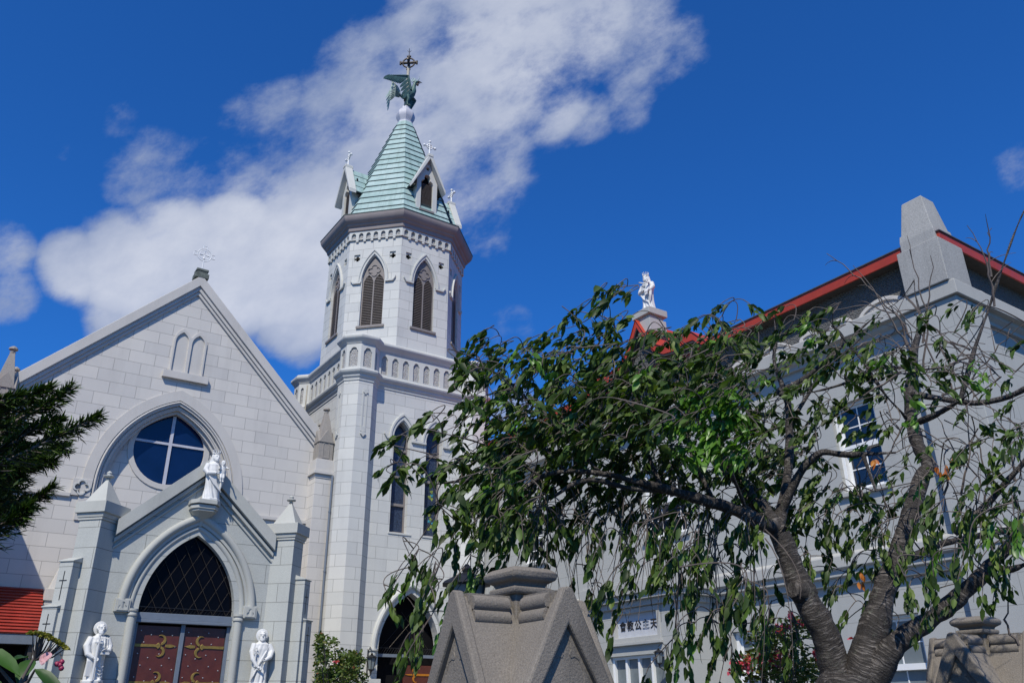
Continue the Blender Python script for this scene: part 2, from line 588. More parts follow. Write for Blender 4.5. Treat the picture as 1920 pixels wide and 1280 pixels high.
def build(mb, name, mat, parent=None, smooth=None, bevel=0.0, recalc=True, label=None, kind=None, remesh=0.0):
    me = bpy.data.meshes.new(name)
    off = org(parent)
    me.from_pydata([(p[0] - off.x, p[1] - off.y, p[2] - off.z) for p in mb.v], [], mb.f)
    bm = bmesh.new()
    bm.from_mesh(me)
    if mb.t:
        pass
    elif recalc:
        bmesh.ops.recalc_face_normals(bm, faces=bm.faces)
    bm.to_mesh(me)
    bm.free()
    me.update()
    uvl = me.uv_layers.new(name='UVMap')
    if mb.uv is not None:
        for lp in me.loops:
            uvl.data[lp.index].uv = mb.uv.get(lp.vertex_index, (0, 0))
    else:
        for p in me.polygons:
            n = p.normal
            h = math.hypot(n.x, n.y)
            if h > .12:
                tx, ty = -n.y / h, n.x / h
                bt = Vector((0, 0, 1)) if h > .92 else n.cross(Vector((tx, ty, 0)))
            else:
                tx, ty, bt = 1, 0, Vector((0, 1, 0))
            for li in p.loop_indices:
                c = me.vertices[me.loops[li].vertex_index].co + off
                uvl.data[li].uv = (c.x * tx + c.y * ty, c.dot(bt))
    if mb.t:
        at_ = me.attributes.new('tint', 'FLOAT', 'POINT')
        at_.data.foreach_set('value', mb.t)
    o = link(name, me, mat, parent)
    if smooth is not None:
        me.polygons.foreach_set('use_smooth', [True] * len(me.polygons))
        if smooth < 180:
            me.set_sharp_from_angle(angle=radians(smooth))
    if remesh:
        md = o.modifiers.new('remesh', 'REMESH')
        md.mode = 'VOXEL'
        md.voxel_size = remesh
        md.use_smooth_shade = True
        ms = o.modifiers.new('soft', 'SMOOTH')
        ms.iterations = 2
        ms.factor = .4
    if bevel:
        b = o.modifiers.new('bevel', 'BEVEL')
        b.width = bevel
        b.segments = 2
        b.limit_method = 'ANGLE'
        b.angle_limit = radians(40)
        b.harden_normals = False
    if label:
        o['label'] = label
    if kind:
        o['kind'] = kind
    return o


def thing(name, label, cat, loc, group=None):
    o = bpy.data.objects.new(name, None)
    C.objects.link(o)
    o.location = loc
    o.empty_display_size = .2
    return tag(o, label, cat, group)


def pieces(mb, name, mat, parent=None, **k):
    """one object for each loose piece of the builder"""
    par = list(range(len(mb.v)))

    def find(i):
        while par[i] != i:
            par[i] = par[par[i]]
            i = par[i]
        return i
    for f in mb.f:
        for j in f[1:]:
            par[find(j)] = find(f[0])
    groups = {}
    for f in mb.f:
        groups.setdefault(find(f[0]), []).append(f)
    out = []
    for fs in groups.values():
        ids = sorted({i for f in fs for i in f})
        mp = {i: n for n, i in enumerate(ids)}
        q = MB().add([mb.v[i] for i in ids], [tuple(mp[i] for i in f) for f in fs])
        out.append(build(q, name, mat, parent, **k))
    return out


def tag(o, label, cat, group=None):
    o['label'], o['category'] = label, cat
    if group:
        o['group'] = group
    return o


def frF(y):
    """wall facing the viewer's side (-y)"""
    return lambda a, b, w: Vector((a, y - w, b))


def frL(x):
    """wall facing -x; a runs along y"""
    return lambda a, b, w: Vector((x - w, a, b))


def frame(o, t, n):
    o, t, n = Vector(o), Vector(t).normalized(), Vector(n).normalized()
    return lambda a, b, w: o + t * a + n * w + Vector((0, 0, b))


def arch(cx, hw, zs, za, n=12):
    """pointed arch from left spring over the apex to right spring"""
    h = za - zs
    Rr = (hw * hw + h * h) / (2 * hw)
    pts = []
    a1 = atan2(h, Rr - hw)
    for i in range(n + 1):
        a = a1 * i / n
        pts.append((cx - hw + Rr - Rr * cos(a), zs + Rr * sin(a)))
    return pts + [(2 * cx - p[0], p[1]) for p in pts[-2::-1]]


def archhole(cx, hw, z0, zs, za, n=12):
    return [(cx - hw, z0)] + arch(cx, hw, zs, za, n) + [(cx + hw, z0)]


def shoulder(cx, hw, z0, zs, n=5):
    """narrow panel with a trefoil-ish round head"""
    p = [(cx - hw, z0), (cx - hw, zs)]
    r = hw * .72
    p += [(cx - r, zs + hw * .35)]
    for i in range(1, n):
        a = pi - pi * i / n
        p.append((cx + r * cos(a), zs + hw * .35 + r * .95 * sin(a)))
    p += [(cx + r, zs + hw * .35), (cx + hw, zs), (cx + hw, z0)]
    return p


def circ(cx, cz, r, n=20, a0=0.0):
    return [(cx + r * cos(a0 + 2 * pi * i / n), cz + r * sin(a0 + 2 * pi * i / n)) for i in range(n)]


def quatrefoil(cx, cz, r, n=7, lobes=4, a0=0.0):
    pts = []
    d = r * .55
    for k in range(lobes):
        a = a0 + 2 * pi * k / lobes
        for i in range(n):
            b = a - pi * .62 + 2 * pi * .62 * i / (n - 1)
            pts.append((cx + d * cos(a) + r * .48 * cos(b), cz + d * sin(a) + r * .48 * sin(b)))
    return pts


def archtube(mb, fr, cx, hw, zs, za, w, r, n=14, seg=8, foot=None):
    pts = arch(cx, hw, zs, za, n)
    if foot is not None:
        pts = [(cx - hw, foot)] + pts + [(cx + hw, foot)]
    mb.tube([fr(a, b, w) for a, b in pts], r, seg)


# ------------------------------------------------------------------ ground
build(MB().box(-400, 400, -400, 900, -1, 0), 'ground', M['ground'], kind='structure')
build(MB().box(-30, 40, 6.2, 60, 0.0, .5), 'courtyard', M['yard'], kind='structure')
build(MB().box(-30, 40, 16, 60, .5, .85), 'church_terrace', M['yard'], kind='structure')

# ------------------------------------------------------------------ church: nave front and porch
XC = 5.46
YF, YP = 27.83, 22.71
church = thing('church', 'pale ashlar church front with steep gable, round window and pointed stone porch', 'church', (XC, YF, .85))
F = frF(YF)
hood_hole = archhole(XC, 2.06, 6.6, 8.3, 11.27, 16)
wall = MB().plate([(.62, .8), (10.30, .8), (10.30, 10.85), (XC, 15.62), (.62, 10.85)],
                  [hood_hole, archhole(5.21, .20, 12.24, 13.35, 13.66, 6), archhole(5.75, .20, 12.24, 13.35, 13.66, 6)], F, -.5, 0)
build(wall, 'front_wall', M['facade'], church)
win_out = [(XC - 1.2 * cos(a), 9.62 - 1.22 * sin(a)) for a in [pi * i / 20 for i in range(1, 20)]] + arch(XC, 1.2, 9.62, 10.96, 12)[::-1]
rec = MB().plate([(3.0, 6.4), (7.92, 6.4), (7.92, 11.6), (3.0, 11.6)], [win_out], F, -.75, -.40)
build(rec, 'recessed_wall', M['facade'], church)
build(MB().box(.7, 10.2, YF + .8, YF + 22, .8, 10.7), 'nave_wall', M['facade'], church)
roof = MB().plate([(.2, 10.6), (XC, 15.5), (10.7, 10.6), (10.4, 10.5), (XC, 15.2), (.5, 10.5)], [], lambda a, b, w: Vector((a, YF + .5 - w, b)), -22, 0)
build(roof, 'roof', M['roof_dark'], church)
cop = MB()
for dz0, dz1, w in ((.43, 0, .19), (.60, .43, .125), (.74, .60, .07)):
    top, m = 15.97, 1.0
    xa, xb = .45 if dz1 == 0 else .64, 10.47 if dz1 == 0 else 10.28
    cop.plate([(xa, top - dz0 - m * (XC - xa)), (XC, top - dz0), (xb, top - dz0 - m * (xb - XC)), (xb, top - dz1 - m * (xb - XC)), (XC, top - dz1), (xa, top - dz1 - m * (XC - xa))], [], F, -.55 if dz1 == 0 else -.02, w)
build(cop, 'gable_coping', M['facade_trim'], church, bevel=.015)
# hood of the round window
hd = MB()
for hw, za, hw2, za2, w0, w1 in ((2.44, 11.62, 2.14, 11.26, -.02, .045), (2.14, 11.255, 2.0, 11.10, -.12, .005), (2.0, 11.095, 1.86, 10.96, -.38, -.10), (1.86, 10.955, 1.77, 10.86, -.38, -.22)):
    A, B = arch(XC, hw, 8.2, za, 16), arch(XC, hw2, 8.2, za2, 16)
    hd.band([(XC - hw, 7.0)] + A + [(XC + hw, 7.0)], [(XC - hw2, 7.0)] + B + [(XC + hw2, 7.0)], F, w0, w1)
build(hd, 'window_hood', M['facade_trim'], church, smooth=35)
rd = MB()
for hw, za, w in ((2.075, 11.2, .02), (1.93, 11.04, -.10)):
    archtube(rd, F, XC, hw, 8.2, za, w, .035, 18, 8, foot=7.0)
build(rd, 'hood_roll', M['facade_trim'], church, smooth=50)
wf = MB()
win_in = [(XC - 1.11 * cos(a), 9.62 - 1.13 * sin(a)) for a in [pi * i / 20 for i in range(1, 20)]] + arch(XC, 1.11, 9.62, 10.86, 12)[::-1]
win_rim = [(XC - 1.29 * cos(a), 9.62 - 1.31 * sin(a)) for a in [pi * i / 20 for i in range(1, 20)]] + arch(XC, 1.29, 9.62, 11.06, 12)[::-1]
wf.plate(win_rim, [win_in], F, -.5, -.365)
rw = build(wf, 'round_window', M['facade_trim'], church, bevel=.012)
build(MB().plate(win_in, [], F, -.50, -.44), 'pane', M['sky_tint_glass'], rw)
pieces(MB().fbox(F, XC - .05, XC + .05, 8.5, 10.82, -.43, -.39).fbox(F, XC - 1.1, XC - .051, 9.81, 9.89, -.43, -.395).fbox(F, XC + .051, XC + 1.1, 9.81, 9.89, -.43, -.395), 'glazing_bar', M['ball'], rw)
for sx in (-1, 1):
    qx = XC + sx * 2.41
    bx = MB().plate([(qx - .27, 7.72), (qx + .27, 7.72), (qx + .27, 8.24), (qx - .27, 8.24)], [quatrefoil(qx, 7.98, .21)], F, -.02, .07)
    q = build(bx, 'quatrefoil_block', M['facade_trim'], church, bevel=.01)
    rim = MB().plate(quatrefoil(qx, 7.98, .245), [quatrefoil(qx, 7.98, .19)], F, .03, .10)
    build(rim, 'quatrefoil_rim', M['tower_trim'], q, bevel=.01)
    build(MB().plate(quatrefoil(qx, 7.98, .2), [], F, .0, .03), 'quatrefoil_panel', M['old'], q)
st = MB().fbox(F, .62, XC - 2.68, 7.66, 7.78, -.02, .08).fbox(F, XC + 2.68, 10.3, 7.66, 7.78, -.02, .08)
pieces(st, 'string_course', M['facade_trim'], church, bevel=.01)
# blind twin lancets
bl = MB()
o1 = [(4.93, 12.22)] + arch(5.21, .28, 13.35, 13.86, 8) + [(5.42, 13.40), (5.48, 13.30), (5.54, 13.40)] + arch(5.75, .28, 13.35, 13.86, 8) + [(6.03, 12.22)]
o1 = [(4.93, 12.22)] + [p for p in arch(5.21, .28, 13.35, 13.86, 8) if p[0] < 5.47] + [p for p in arch(5.75, .28, 13.35, 13.86, 8) if p[0] > 5.49] + [(6.03, 12.22)]
bl.plate(o1, [archhole(5.21, .215, 12.26, 13.35, 13.70, 6), archhole(5.75, .215, 12.26, 13.35, 13.70, 6)], F, -.02, .05)
b = build(bl, 'blind_window', M['facade_trim'], church, bevel=.008)
pieces(MB().fbox(F, 5.0, 5.42, 12.2, 13.8, -.12, -.012).fbox(F, 5.54, 5.96, 12.2, 13.8, -.12, -.012), 'blind_panel', M['facade_trim'], b)
build(MB().fbox(F, 4.74, 6.24, 11.97, 12.22, -.02, .14), 'sill', M['facade_trim'], b, bevel=.012)


def pinnacle(cx, cy, z0, half, hgt, parent, mat, n=4, name='pinnacle'):
    """square shaft with a gablet on each face, pyramid and knobbed tip"""
    m = MB()
    m.box(cx - half, cx + half, cy - half, cy + half, z0, z0 + hgt * .33)
    zg = z0 + hgt * .33
    for k in range(4):
        a = k * pi / 2
        t, nn = Vector((cos(a), sin(a), 0)), Vector((sin(a), -cos(a), 0))
        fr = frame((cx, cy, 0), t, nn)
        m.plate([(-half * 1.1, zg - .02), (half * 1.1, zg - .02), (0, zg + half * 1.75)], [], fr, 0, half * 1.12)
        m.plate([(-half * .5, z0 + .06), (half * .5, z0 + .06), (half * .5, zg - .1), (0, zg + .12), (-half * .5, zg - .1)], [archhole(0, half * .34, z0 + .1, zg - .14, zg + .02, 4)], fr, half * .9, half * 1.06)
    m.loft([[Vector((cx + sx * half * f, cy + sy * half * f, z)) for sx, sy in ((-1, -1), (1, -1), (1, 1), (-1, 1))] for f, z in ((.95, zg), (.62, z0 + hgt * .62), (.26, z0 + hgt * .9), (.26, z0 + hgt * .92))])
    m.lathe([(half * .2, hgt * .9), (half * .34, hgt * .925), (half * .2, hgt * .95), (half * .5, hgt * .97), (half * .45, hgt), (half * .1, hgt * 1.03)], (cx, cy, z0), 8)
    return build(m, name, mat, parent, bevel=.008)


for sx in (-1, 1):
    px = XC + sx * 5.06
    bt = MB().box(px - .32, px + .32, YF - .55, YF + .1, .85, 9.2)
    bb = build(bt, 'buttress', M['facade'], church, bevel=.01)
    cp = MB().box(px - .33, px + .33, YF - .57, YF + .1, 9.2, 9.34).box(px - .40, px + .40, YF - .64, YF + .1, 9.34, 9.46).box(px - .36, px + .36, YF - .60, YF + .1, 9.46, 9.88)
    build(cp, 'buttress_cap', M['facade_trim'], church, bevel=.012)
    pinnacle(px, YF - .25, 9.88, .27, 2.0, church, M['old'])
    pinnacle(px + .22, YF + .75, 9.6, .25, 2.0, church, M['old'])
build(MB().box(XC - .24, XC + .24, YF - .2, YF + .25, 15.86, 16.06).box(XC - .18, XC + .18, YF - .16, YF + .2, 16.06, 16.14).box(XC - .21, XC + .21, YF - .18, YF + .22, 16.14, 16.24), 'finial_base', M['moss'], church, bevel=.02)
# lower buttress with a small pyramid, beside the porch
for sx in (-1, 1):
    px = XC + sx * 2.52
    m = MB().box(px - .26, px + .26, YF - .55, YF - .02, .85, 4.42).box(px - .31, px + .31, YF - .61, YF - .02, 4.42, 4.52).box(px - .28, px + .28, YF - .58, YF - .02, 4.52, 4.6).box(px - .32, px + .32, YF - .62, YF - .02, 4.6, 4.92)
    m.loft([[Vector((px + a * .24 * f, YF - .32 + b_ * .24 * f, z)) for a, b_ in ((-1, -1), (1, -1), (1, 1), (-1, 1))] for f, z in ((1, 4.92), (.18, 5.62))])
    m.lathe([(.03, 0), (.07, .03), (.1, .08), (.03, .14)], (px, YF - .32, 5.6), 6)
    build(m, 'small_buttress', M['facade_trim'], church, bevel=.01)

# porch
P = frF(YP)
porch_open = archhole(XC, 1.17, .85, 3.99, 5.94, 16)
pw = MB().plate([(3.42, .8), (7.50, .8), (7.50, 5.85), (XC, 7.70), (3.42, 5.85)], [porch_open], P, -.35, 0)
build(pw, 'porch_wall', M['portal'], church)
sw = MB().box(3.45, 3.8, YP + .35, YF, .8, 5.7).box(7.12, 7.47, YP + .35, YF, .8, 5.7)
pieces(sw, 'porch_side_wall', M['portal'], church)
pr = MB().plate([(3.2, 5.72), (XC, 7.82), (7.72, 5.72), (7.62, 5.60), (XC, 7.6), (3.3, 5.6)], [], lambda a, b, w: Vector((a, YP + .3 - w, b)), -(YF - YP - .3), 0)
build(pr, 'porch_roof', M['roof_dark'], church)
pc = MB()
for dz0, dz1, w in ((.40, 0, .20), (.56, .44, .10), (.72, .66, .05)):
    top, m = 7.97, .925
    xa, xb = 3.44, 7.48
    pc.plate([(xa, top - dz0 - m * (XC - xa)), (XC, top - dz0), (xb, top - dz0 - m * (xb - XC)), (xb, top - dz1 - m * (xb - XC)), (XC, top - dz1), (xa, top - dz1 - m * (XC - xa))], [], P, -.4 if dz1 == 0 else -.02, w)
build(pc, 'porch_coping', M['portal_trim'], church, bevel=.012)
pa = MB()
for hw, za, hw2, za2, w0, w1 in ((1.70, 6.50, 1.44, 6.20, -.02, .06), (1.44, 6.195, 1.30, 6.05, -.2, -.03), (1.30, 6.045, 1.175, 5.93, -.30, -.09)):
    pa.band(arch(XC, hw, 3.99, za, 18), arch(XC, hw2, 3.99, za2, 18), P, w0, w1)
build(pa, 'arch_moulding', M['portal_trim'], church, smooth=35)
pt = MB()
for hw, za, w, r in ((1.60, 6.40, .05, .10), (1.37, 6.13, -.03, .075), (1.235, 5.985, -.08, .055)):
    archtube(pt, P, XC, hw, 3.99, za, w, r, 20, 10)
build(pt, 'arch_roll', M['portal_trim'], church, smooth=50)
jc = MB()
for sx in (-1, 1):
    jc.lathe([(.14, 0), (.14, .12), (.105, .16), (.105, 2.98), (.13, 3.0), (.13, 3.04), (.11, 3.06), (.11, 3.09), (.135, 3.11), (.135, 3.16)], (XC + sx * 1.30, YP - .02, .86), 16)
pieces(jc, 'jamb_shaft', M['portal_trim'], church, smooth=40)
for sx in (-1, 1):
    bx = XC + sx * 1.56
    m = MB().fbox(P, bx - .175, bx + .175, 3.93, 4.24, -.02, .13)
    q = build(m, 'label_stop', M['portal_trim'], church, bevel=.012)
    r_ = MB().plate([(bx - .13, 3.96), (bx + .13, 3.96), (bx + .13, 4.21), (bx - .13, 4.21)], [quatrefoil(bx, 4.06, .10, 6, 3, pi / 2)], P, .13, .15)
    build(r_, 'carved_trefoil', M['portal_trim'], q, bevel=.004)
# doorway filling
PD = frF(YP + .20)
fan = MB().plate(arch(XC, 1.2, 3.97, 5.96, 16), [], PD, -.04, 0)
fl = build(fan, 'fanlight', M['dark_glass'], church)
lat = MB()
R2 = random.Random(3)
for i in range(-9, 12):
    for sgn in (1, -1):
        x0 = XC + i * .34
        pts = [(x0 + sgn * t_ * .55, 3.97 + t_) for t_ in [j * .1 for j in range(0, 22)]]
        A = [p for p in pts if abs(p[0] - XC) < 1.15 and p[1] < 3.97 + 1.95 * sqrt(max(0, 1 - (abs(p[0] - XC) / 1.17) ** 1.35))]
        if len(A) > 2:
            lat.tube([PD(A[0][0], A[0][1], .05), PD(A[-1][0], A[-1][1], .05)], .0025 if sgn > 0 else .006, 4)
pieces(lat, 'lattice', M['bronze'], fl)
sp = MB()
for i in range(26):
    x0 = XC - 1.14 + i * .088
    sp.tube([PD(x0, 3.97, .10), PD(x0 + .07, 4.10, .16)], .006, 4)
sp.fbox(PD, XC - 1.15, XC + 1.15, 4.085, 4.1, .14, .16)
build(sp, 'bird_spike', M['iron'], fl)
build(MB().fbox(PD, XC - 1.2, XC + 1.2, 3.80, 3.965, 0, .14).fbox(PD, XC - 1.2, XC + 1.2, 3.73, 3.80, 0, .17), 'lintel', M['steel'], church, bevel=.01)
for sx in (-1, 1):
    dm = MB()
    xa, xb = (XC - 1.08, XC - .055) if sx < 0 else (XC + .055, XC + 1.08)
    dm.fbox(PD, xa, xb, .9, 3.68, -.05, 0)
    dr = build(dm, 'door_leaf', M['door'], church, bevel=.008)
    sd_ = MB()
    for r in range(9):
        for c_ in range(4):
            x_ = xa + .14 + c_ * .25 + (.06 if r % 2 else -.04)
            z_ = 3.55 - r * .265 - (.09 if c_ % 2 else 0)
            sd_.ball(PD(x_, z_, .005), .016, 6)
    pieces(sd_, 'stud', M['stud'], dr)
    for hz in (3.21, 2.36, 1.5):
        hm = MB()
        s_ = -sx
        xo = xa if sx < 0 else xb
        X_ = lambda t: xo + s_ * t
        hm.plate([(X_(0), hz - .035), (X_(.56), hz - .03), (X_(.56), hz + .03), (X_(0), hz + .035)], [], PD, .0, .02)
        hm.plate([(X_(.72), hz - .03), (X_(.84), hz - .042), (X_(.99), hz), (X_(.84), hz + .042), (X_(.72), hz + .03)], [], PD, .0, .02)
        hm.plate([(X_(.5), hz - .03), (X_(.55), hz - .075), (X_(.6), hz - .03), (X_(.6), hz + .03), (X_(.55), hz + .075), (X_(.5), hz + .03)], [], PD, .0, .024)
        for zz in (1, -1):
            cr = [(X_(.60 + .125 * cos(-1.45 + 3.55 * i / 11)), hz + zz * (.135 + .125 * sin(-1.45 + 3.55 * i / 11))) for i in range(12)]
            ci = [(X_(.572 + .088 * cos(-1.15 + 3.2 * i / 11)), hz + zz * (.145 + .088 * sin(-1.15 + 3.2 * i / 11))) for i in range(12)]
            hm.plate(cr + ci[::-1], [], PD, .0, .026)
        build(hm, 'hinge', M['gold'], dr, bevel=.006)
pieces(MB().fbox(PD, XC - .05, XC + .05, .9, 3.73, -.02, .05).fbox(PD, XC - 1.17, XC - 1.09, .9, 3.73, -.02, .07).fbox(PD, XC + 1.09, XC + 1.17, .9, 3.73, -.02, .07), 'door_frame', M['steel'], church, bevel=.008)
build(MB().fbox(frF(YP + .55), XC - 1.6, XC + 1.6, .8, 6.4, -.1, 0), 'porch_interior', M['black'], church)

# corner buttresses of the porch set diagonally, each stepping out twice
for sx in (-1, 1):
    J = Vector((XC + sx * 1.985, YP, 0))
    e = Vector((sx * .7071, -.7071, 0))
    s_ = Vector((sx * .7071, .7071, 0))

    def quad(d0, d1, i0, i1, z):
        return [J + e * d0 + s_ * i0 + Vector((0, 0, z)), J + e * d1 + s_ * i0 + Vector((0, 0, z)), J + e * d1 + s_ * i1 + Vector((0, 0, z)), J + e * d0 + s_ * i1 + Vector((0, 0, z))]
    m = MB().loft([quad(-.3, .64, 0, .6, .8), quad(-.3, .64, 0, .6, 6.0)])
    bb = build(m, 'corner_buttress', M['portal'], church, bevel=.012)
    m = MB().loft([quad(-.28, .665, -.03, .63, 6.0), quad(-.28, .665, -.03, .63, 6.06)]).loft([quad(-.28, .68, -.05, .65, 6.06), quad(-.28, .70, -.07, .67, 6.15)])
    m.loft([quad(-.28, .70, -.07, .67, 6.15), quad(-.28, .71, -.08, .68, 6.17)]).loft([quad(-.26, .745, -.11, .71, 6.17), quad(-.26, .745, -.11, .71, 6.45)])
    m.loft([quad(-.05, .62, .0, .60, 6.45), quad(.25, .32, .27, .33, 7.08)])
    c0 = J + e * .285 + s_ * .30
    m.lathe([(.03, 0), (.07, .03), (.03, .06), (.12, .09), (.14, .12), (.05, .15), (.07, .2), (.02, .25)], (c0.x, c0.y, 7.06), 8)
    build(m, 'buttress_cap', M['portal_trim'], church, bevel=.012)
    for d1, i0, i1, zt, cr_z in ((.92, .31, .67, 4.96, 4.42), (1.0, .43, .81, 3.92, 3.45)):
        m = MB().loft([quad(0, d1, i0, i1, .8), quad(0, d1, i0, i1, zt)])
        m.loft([quad(0, d1 + .02, i0 - .02, i1 + .02, zt), quad(0, d1 + .03, i0 - .03, i1 + .03, zt + .03), quad(0, .62, i0 - .02, i1 + .02, zt + .15)])
        stp = build(m, 'buttress_step', M['portal'], church, bevel=.01)
        im = (i0 + i1) / 2
        fr = frame(J + e * d1, s_, e)
        build(MB().fbox(fr, im - .012, im + .012, cr_z - .33, cr_z + .33, -.01, .003).fbox(fr, im - .10, im - .012, cr_z + .10, cr_z + .125, -.01, .003).fbox(fr, im + .012, im + .10, cr_z + .10, cr_z + .125, -.01, .003), 'engraved_cross', M['iron'], stp)

# bracket for the madonna over the porch arch
bk = MB()
for x0, w0, z0, z1 in ((.38, .52, 6.68, 6.79), (.35, .46, 6.56, 6.66), (.31, .43, 6.50, 6.56)):
    bk.plate([(XC - x0, -.1), (XC + x0, -.1), (XC + x0, w0 * .55), (XC + x0 * .62, w0), (XC - x0 * .62, w0), (XC - x0, w0 * .55)], [], lambda a, b, w: Vector((a, YP - b, w)), z0, z1)
bk.loft([[Vector((XC + a * f, YP + .05 - (b + .05) * f2, z)) for a, b in ((-.30, 0), (.30, 0), (.30, .22), (.18, .4), (-.18, .4), (-.30, .22))] for f, f2, z in ((1, 1, 6.50), (.55, .55, 6.38), (.22, .3, 6.30), (.12, .25, 6.16))])
build(bk, 'statue_bracket', M['portal_trim'], church, bevel=.01)
for sx in (-1, 1):
    m = MB()
    cx_ = XC + sx * 1.94
    m.lathe([(.06, 0), (.12, .12), (.24, .3), (.27, .34), (.27, .42)], (cx_, YP - .22, 1.90), 8, pi / 8)
    build(m, 'statue_console', M['portal_trim'], church, bevel=.01)

# ------------------------------------------------------------------ bell tower
TX, TY, HS = 13.98, 29.65, 2.455
tower = thing('bell_tower', 'tall pale stone bell tower with octagonal belfry and green copper spire', 'tower', (TX, TY, .85))
TA = .69


def outline(o, z, wall=.34):
    A, d = TA + o, wall + o
    h = .4142 * A
    seq = [(-d, h + A - d), (-A, h), (-A, -h), (-h, -A), (h, -A), (h + A - d, -d)]
    pts = []
    for k in range(4):
        ca, sa = [(1, 0), (0, 1), (-1, 0), (0, -1)][k]
        for x, y in seq:
            x, y = x - HS, y - HS
            pts.append(Vector((TX + x * ca - y * sa, TY + x * sa + y * ca, z)))
    return pts


YT = TY - HS - .34          # main wall plane, 26.855
T = frF(YT)
shaft = MB().loft([outline(0, .8), outline(0, 12.84)], cap=False, skip=lambda k, i: i == 5)
build(shaft, 'shaft_wall', M['tower'], tower)
x0w, x1w = outline(0, 0)[5].x, outline(0, 0)[6].x
lanc = [(13.29, .345), (14.65, .345)]
DXC = 13.94
front = MB().plate([(x0w, .8), (x1w, .8), (x1w, 12.84), (x0w, 12.84)],
                   [archhole(c, hw, 7.53, 11.05, 11.69, 8) for c, hw in lanc] + [archhole(DXC, 1.17, .83, 3.6, 5.50, 14)], T, -.4, 0)
build(front, 'front_wall', M['tower'], tower)
for c, hw in lanc:
    m = MB()
    m.plate([(c - hw - .02, 7.50)] + arch(c, hw + .02, 11.05, 11.72, 8) + [(c + hw + .02, 7.50)],
            [[(c - hw + .05, 7.60 + k * 1.02)] + [(c + hw - .05, 7.60 + k * 1.02), (c + hw - .05, 7.60 + k * 1.02 + .92), (c - hw + .05, 7.60 + k * 1.02 + .92)] for k in range(3)] +
            [archhole(c, hw - .05, 10.66, 11.05, 11.60, 8)], T, -.30, -.22)
    lw = build(m, 'lancet_window', M['louvre_frame'], tower, bevel=.008)
    build(MB().plate([(c - hw, 7.53)] + arch(c, hw, 11.05, 11.69, 8) + [(c + hw, 7.53)], [], T, -.33, -.29), 'leaded_pane', M['stained'], lw)
    if c > 14:
        for key, offs in (('stain_bit', ((.1, 9.25, .05), (.12, 8.98, .045), (.02, 9.05, .05), (.1, 8.22, .05), (.05, 8.38, .05), (.13, 7.95, .05), (.02, 7.85, .04))), ('stain_bit2', ((.12, 9.12, .045), (.12, 8.10, .05), (.03, 8.15, .04)))):
            mm = MB()
            for dx, zz, r_ in offs:
                mm.plate(quatrefoil(c + dx, zz, r_ * 1.5, 5, 3, zz), [], T, -.288, -.284)
            pieces(mm, 'coloured_glass', M[key], lw)
    m = MB()
    m.band(arch(c, hw + .20, 11.0, 12.0, 10), arch(c, hw + .03, 11.0, 11.74, 10), T, -.02, .05)
    m.band(arch(c, hw + .205, 11.0, 12.01, 10), arch(c, hw + .13, 11.0, 11.90, 10), T, -.02, .085)
    for sx in (-1, 1):
        xs = [c + sx * (hw + .03), c + sx * (hw + .30)]
        if c + sx * .6 > 13.6 and c + sx * .6 < 14.4:
            xs[1] = 13.97
        m.fbox(T, min(xs), max(xs), 10.92, 11.0, -.02, .085)
        if sx < 0 and c < 14 or sx > 0 and c > 14:
            m.plate([(c + sx * (hw + .30), 10.92), (c + sx * (hw + .30), 11.0), (c + sx * (hw + .42), 11.16), (c + sx * (hw + .42), 11.08)], [], T, -.02, .08)
    build(m, 'hood_mould', M['tower_trim'], tower, bevel=.01)
    build(MB().fbox(T, c - hw - .05, c + hw + .18, 7.46, 7.525, -.3, .03), 'sill', M['tower_trim'], tower, bevel=.01)
# arched doorway
m = MB()
for hw, za, hw2, za2, w0, w1 in ((1.46, 5.86, 1.30, 5.66, -.02, .05), (1.30, 5.655, 1.175, 5.51, -.25, -.07)):
    m.band(arch(DXC, hw, 3.6, za, 16), arch(DXC, hw2, 3.6, za2, 16), T, w0, w1)
archtube(m, T, DXC, 1.38, 3.6, 5.76, .05, .085, 18, 8)
build(m, 'doorway_moulding', M['tower_trim'], tower, smooth=40)
m = MB()
for sx in (-1, 1):
    m.lathe([(.05, 0), (.09, .05), (.13, .16), (.12, .26), (.17, .3), (.17, .36)], (DXC + sx * 1.38, YT - .04, 3.26), 12)
pieces(m, 'carved_capital', M['tower_trim'], tower, smooth=40)
m = MB().fbox(T, DXC - 1.9, DXC - 1.2, 2.55, 2.68, -.02, .40).fbox(T, DXC - 1.86, DXC - 1.2, 2.30, 2.55, -.02, .34).fbox(T, DXC - 1.86, DXC - 1.2, .85, 2.30, -.02, .28)
m.fbox(T, DXC + 1.2, DXC + 1.9, 2.55, 2.68, -.02, .40).fbox(T, DXC + 1.2, DXC + 1.86, 2.30, 2.55, -.02, .34).fbox(T, DXC + 1.2, DXC + 1.86, .85, 2.30, -.02, .28)
build(m, 'doorway_plinth', M['tower_trim'], tower, bevel=.012)
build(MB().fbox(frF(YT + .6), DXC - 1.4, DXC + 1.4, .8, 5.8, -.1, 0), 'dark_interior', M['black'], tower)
build(MB().fbox(T, DXC - 1.17, DXC + 1.17, 3.40, 3.50, -.38, -.28), 'transom', M['steel'], tower)
m = MB()
for i in range(24):
    x_ = DXC - 1.12 + i * .095
    m.tube([T(x_, 3.5, -.3), T(x_ + .10, 3.68, -.26)], .008, 4)
m.fbox(T, DXC - 1.15, DXC + 1.15, 3.68, 3.70, -.30, -.26)
build(m, 'spiked_grille', M['iron'], tower)
m = MB()
for sgn in (1, -1):
    for i in range(-8, 9):
        xa, xb = DXC + i * .3, DXC + i * .3 + sgn * 1.1
        if abs(xa - DXC) < 1.1 and abs(xb - DXC) < .75:
            m.tube([T(xa, 3.7, -.34), T(xb, 4.9, -.34)], .006, 4)
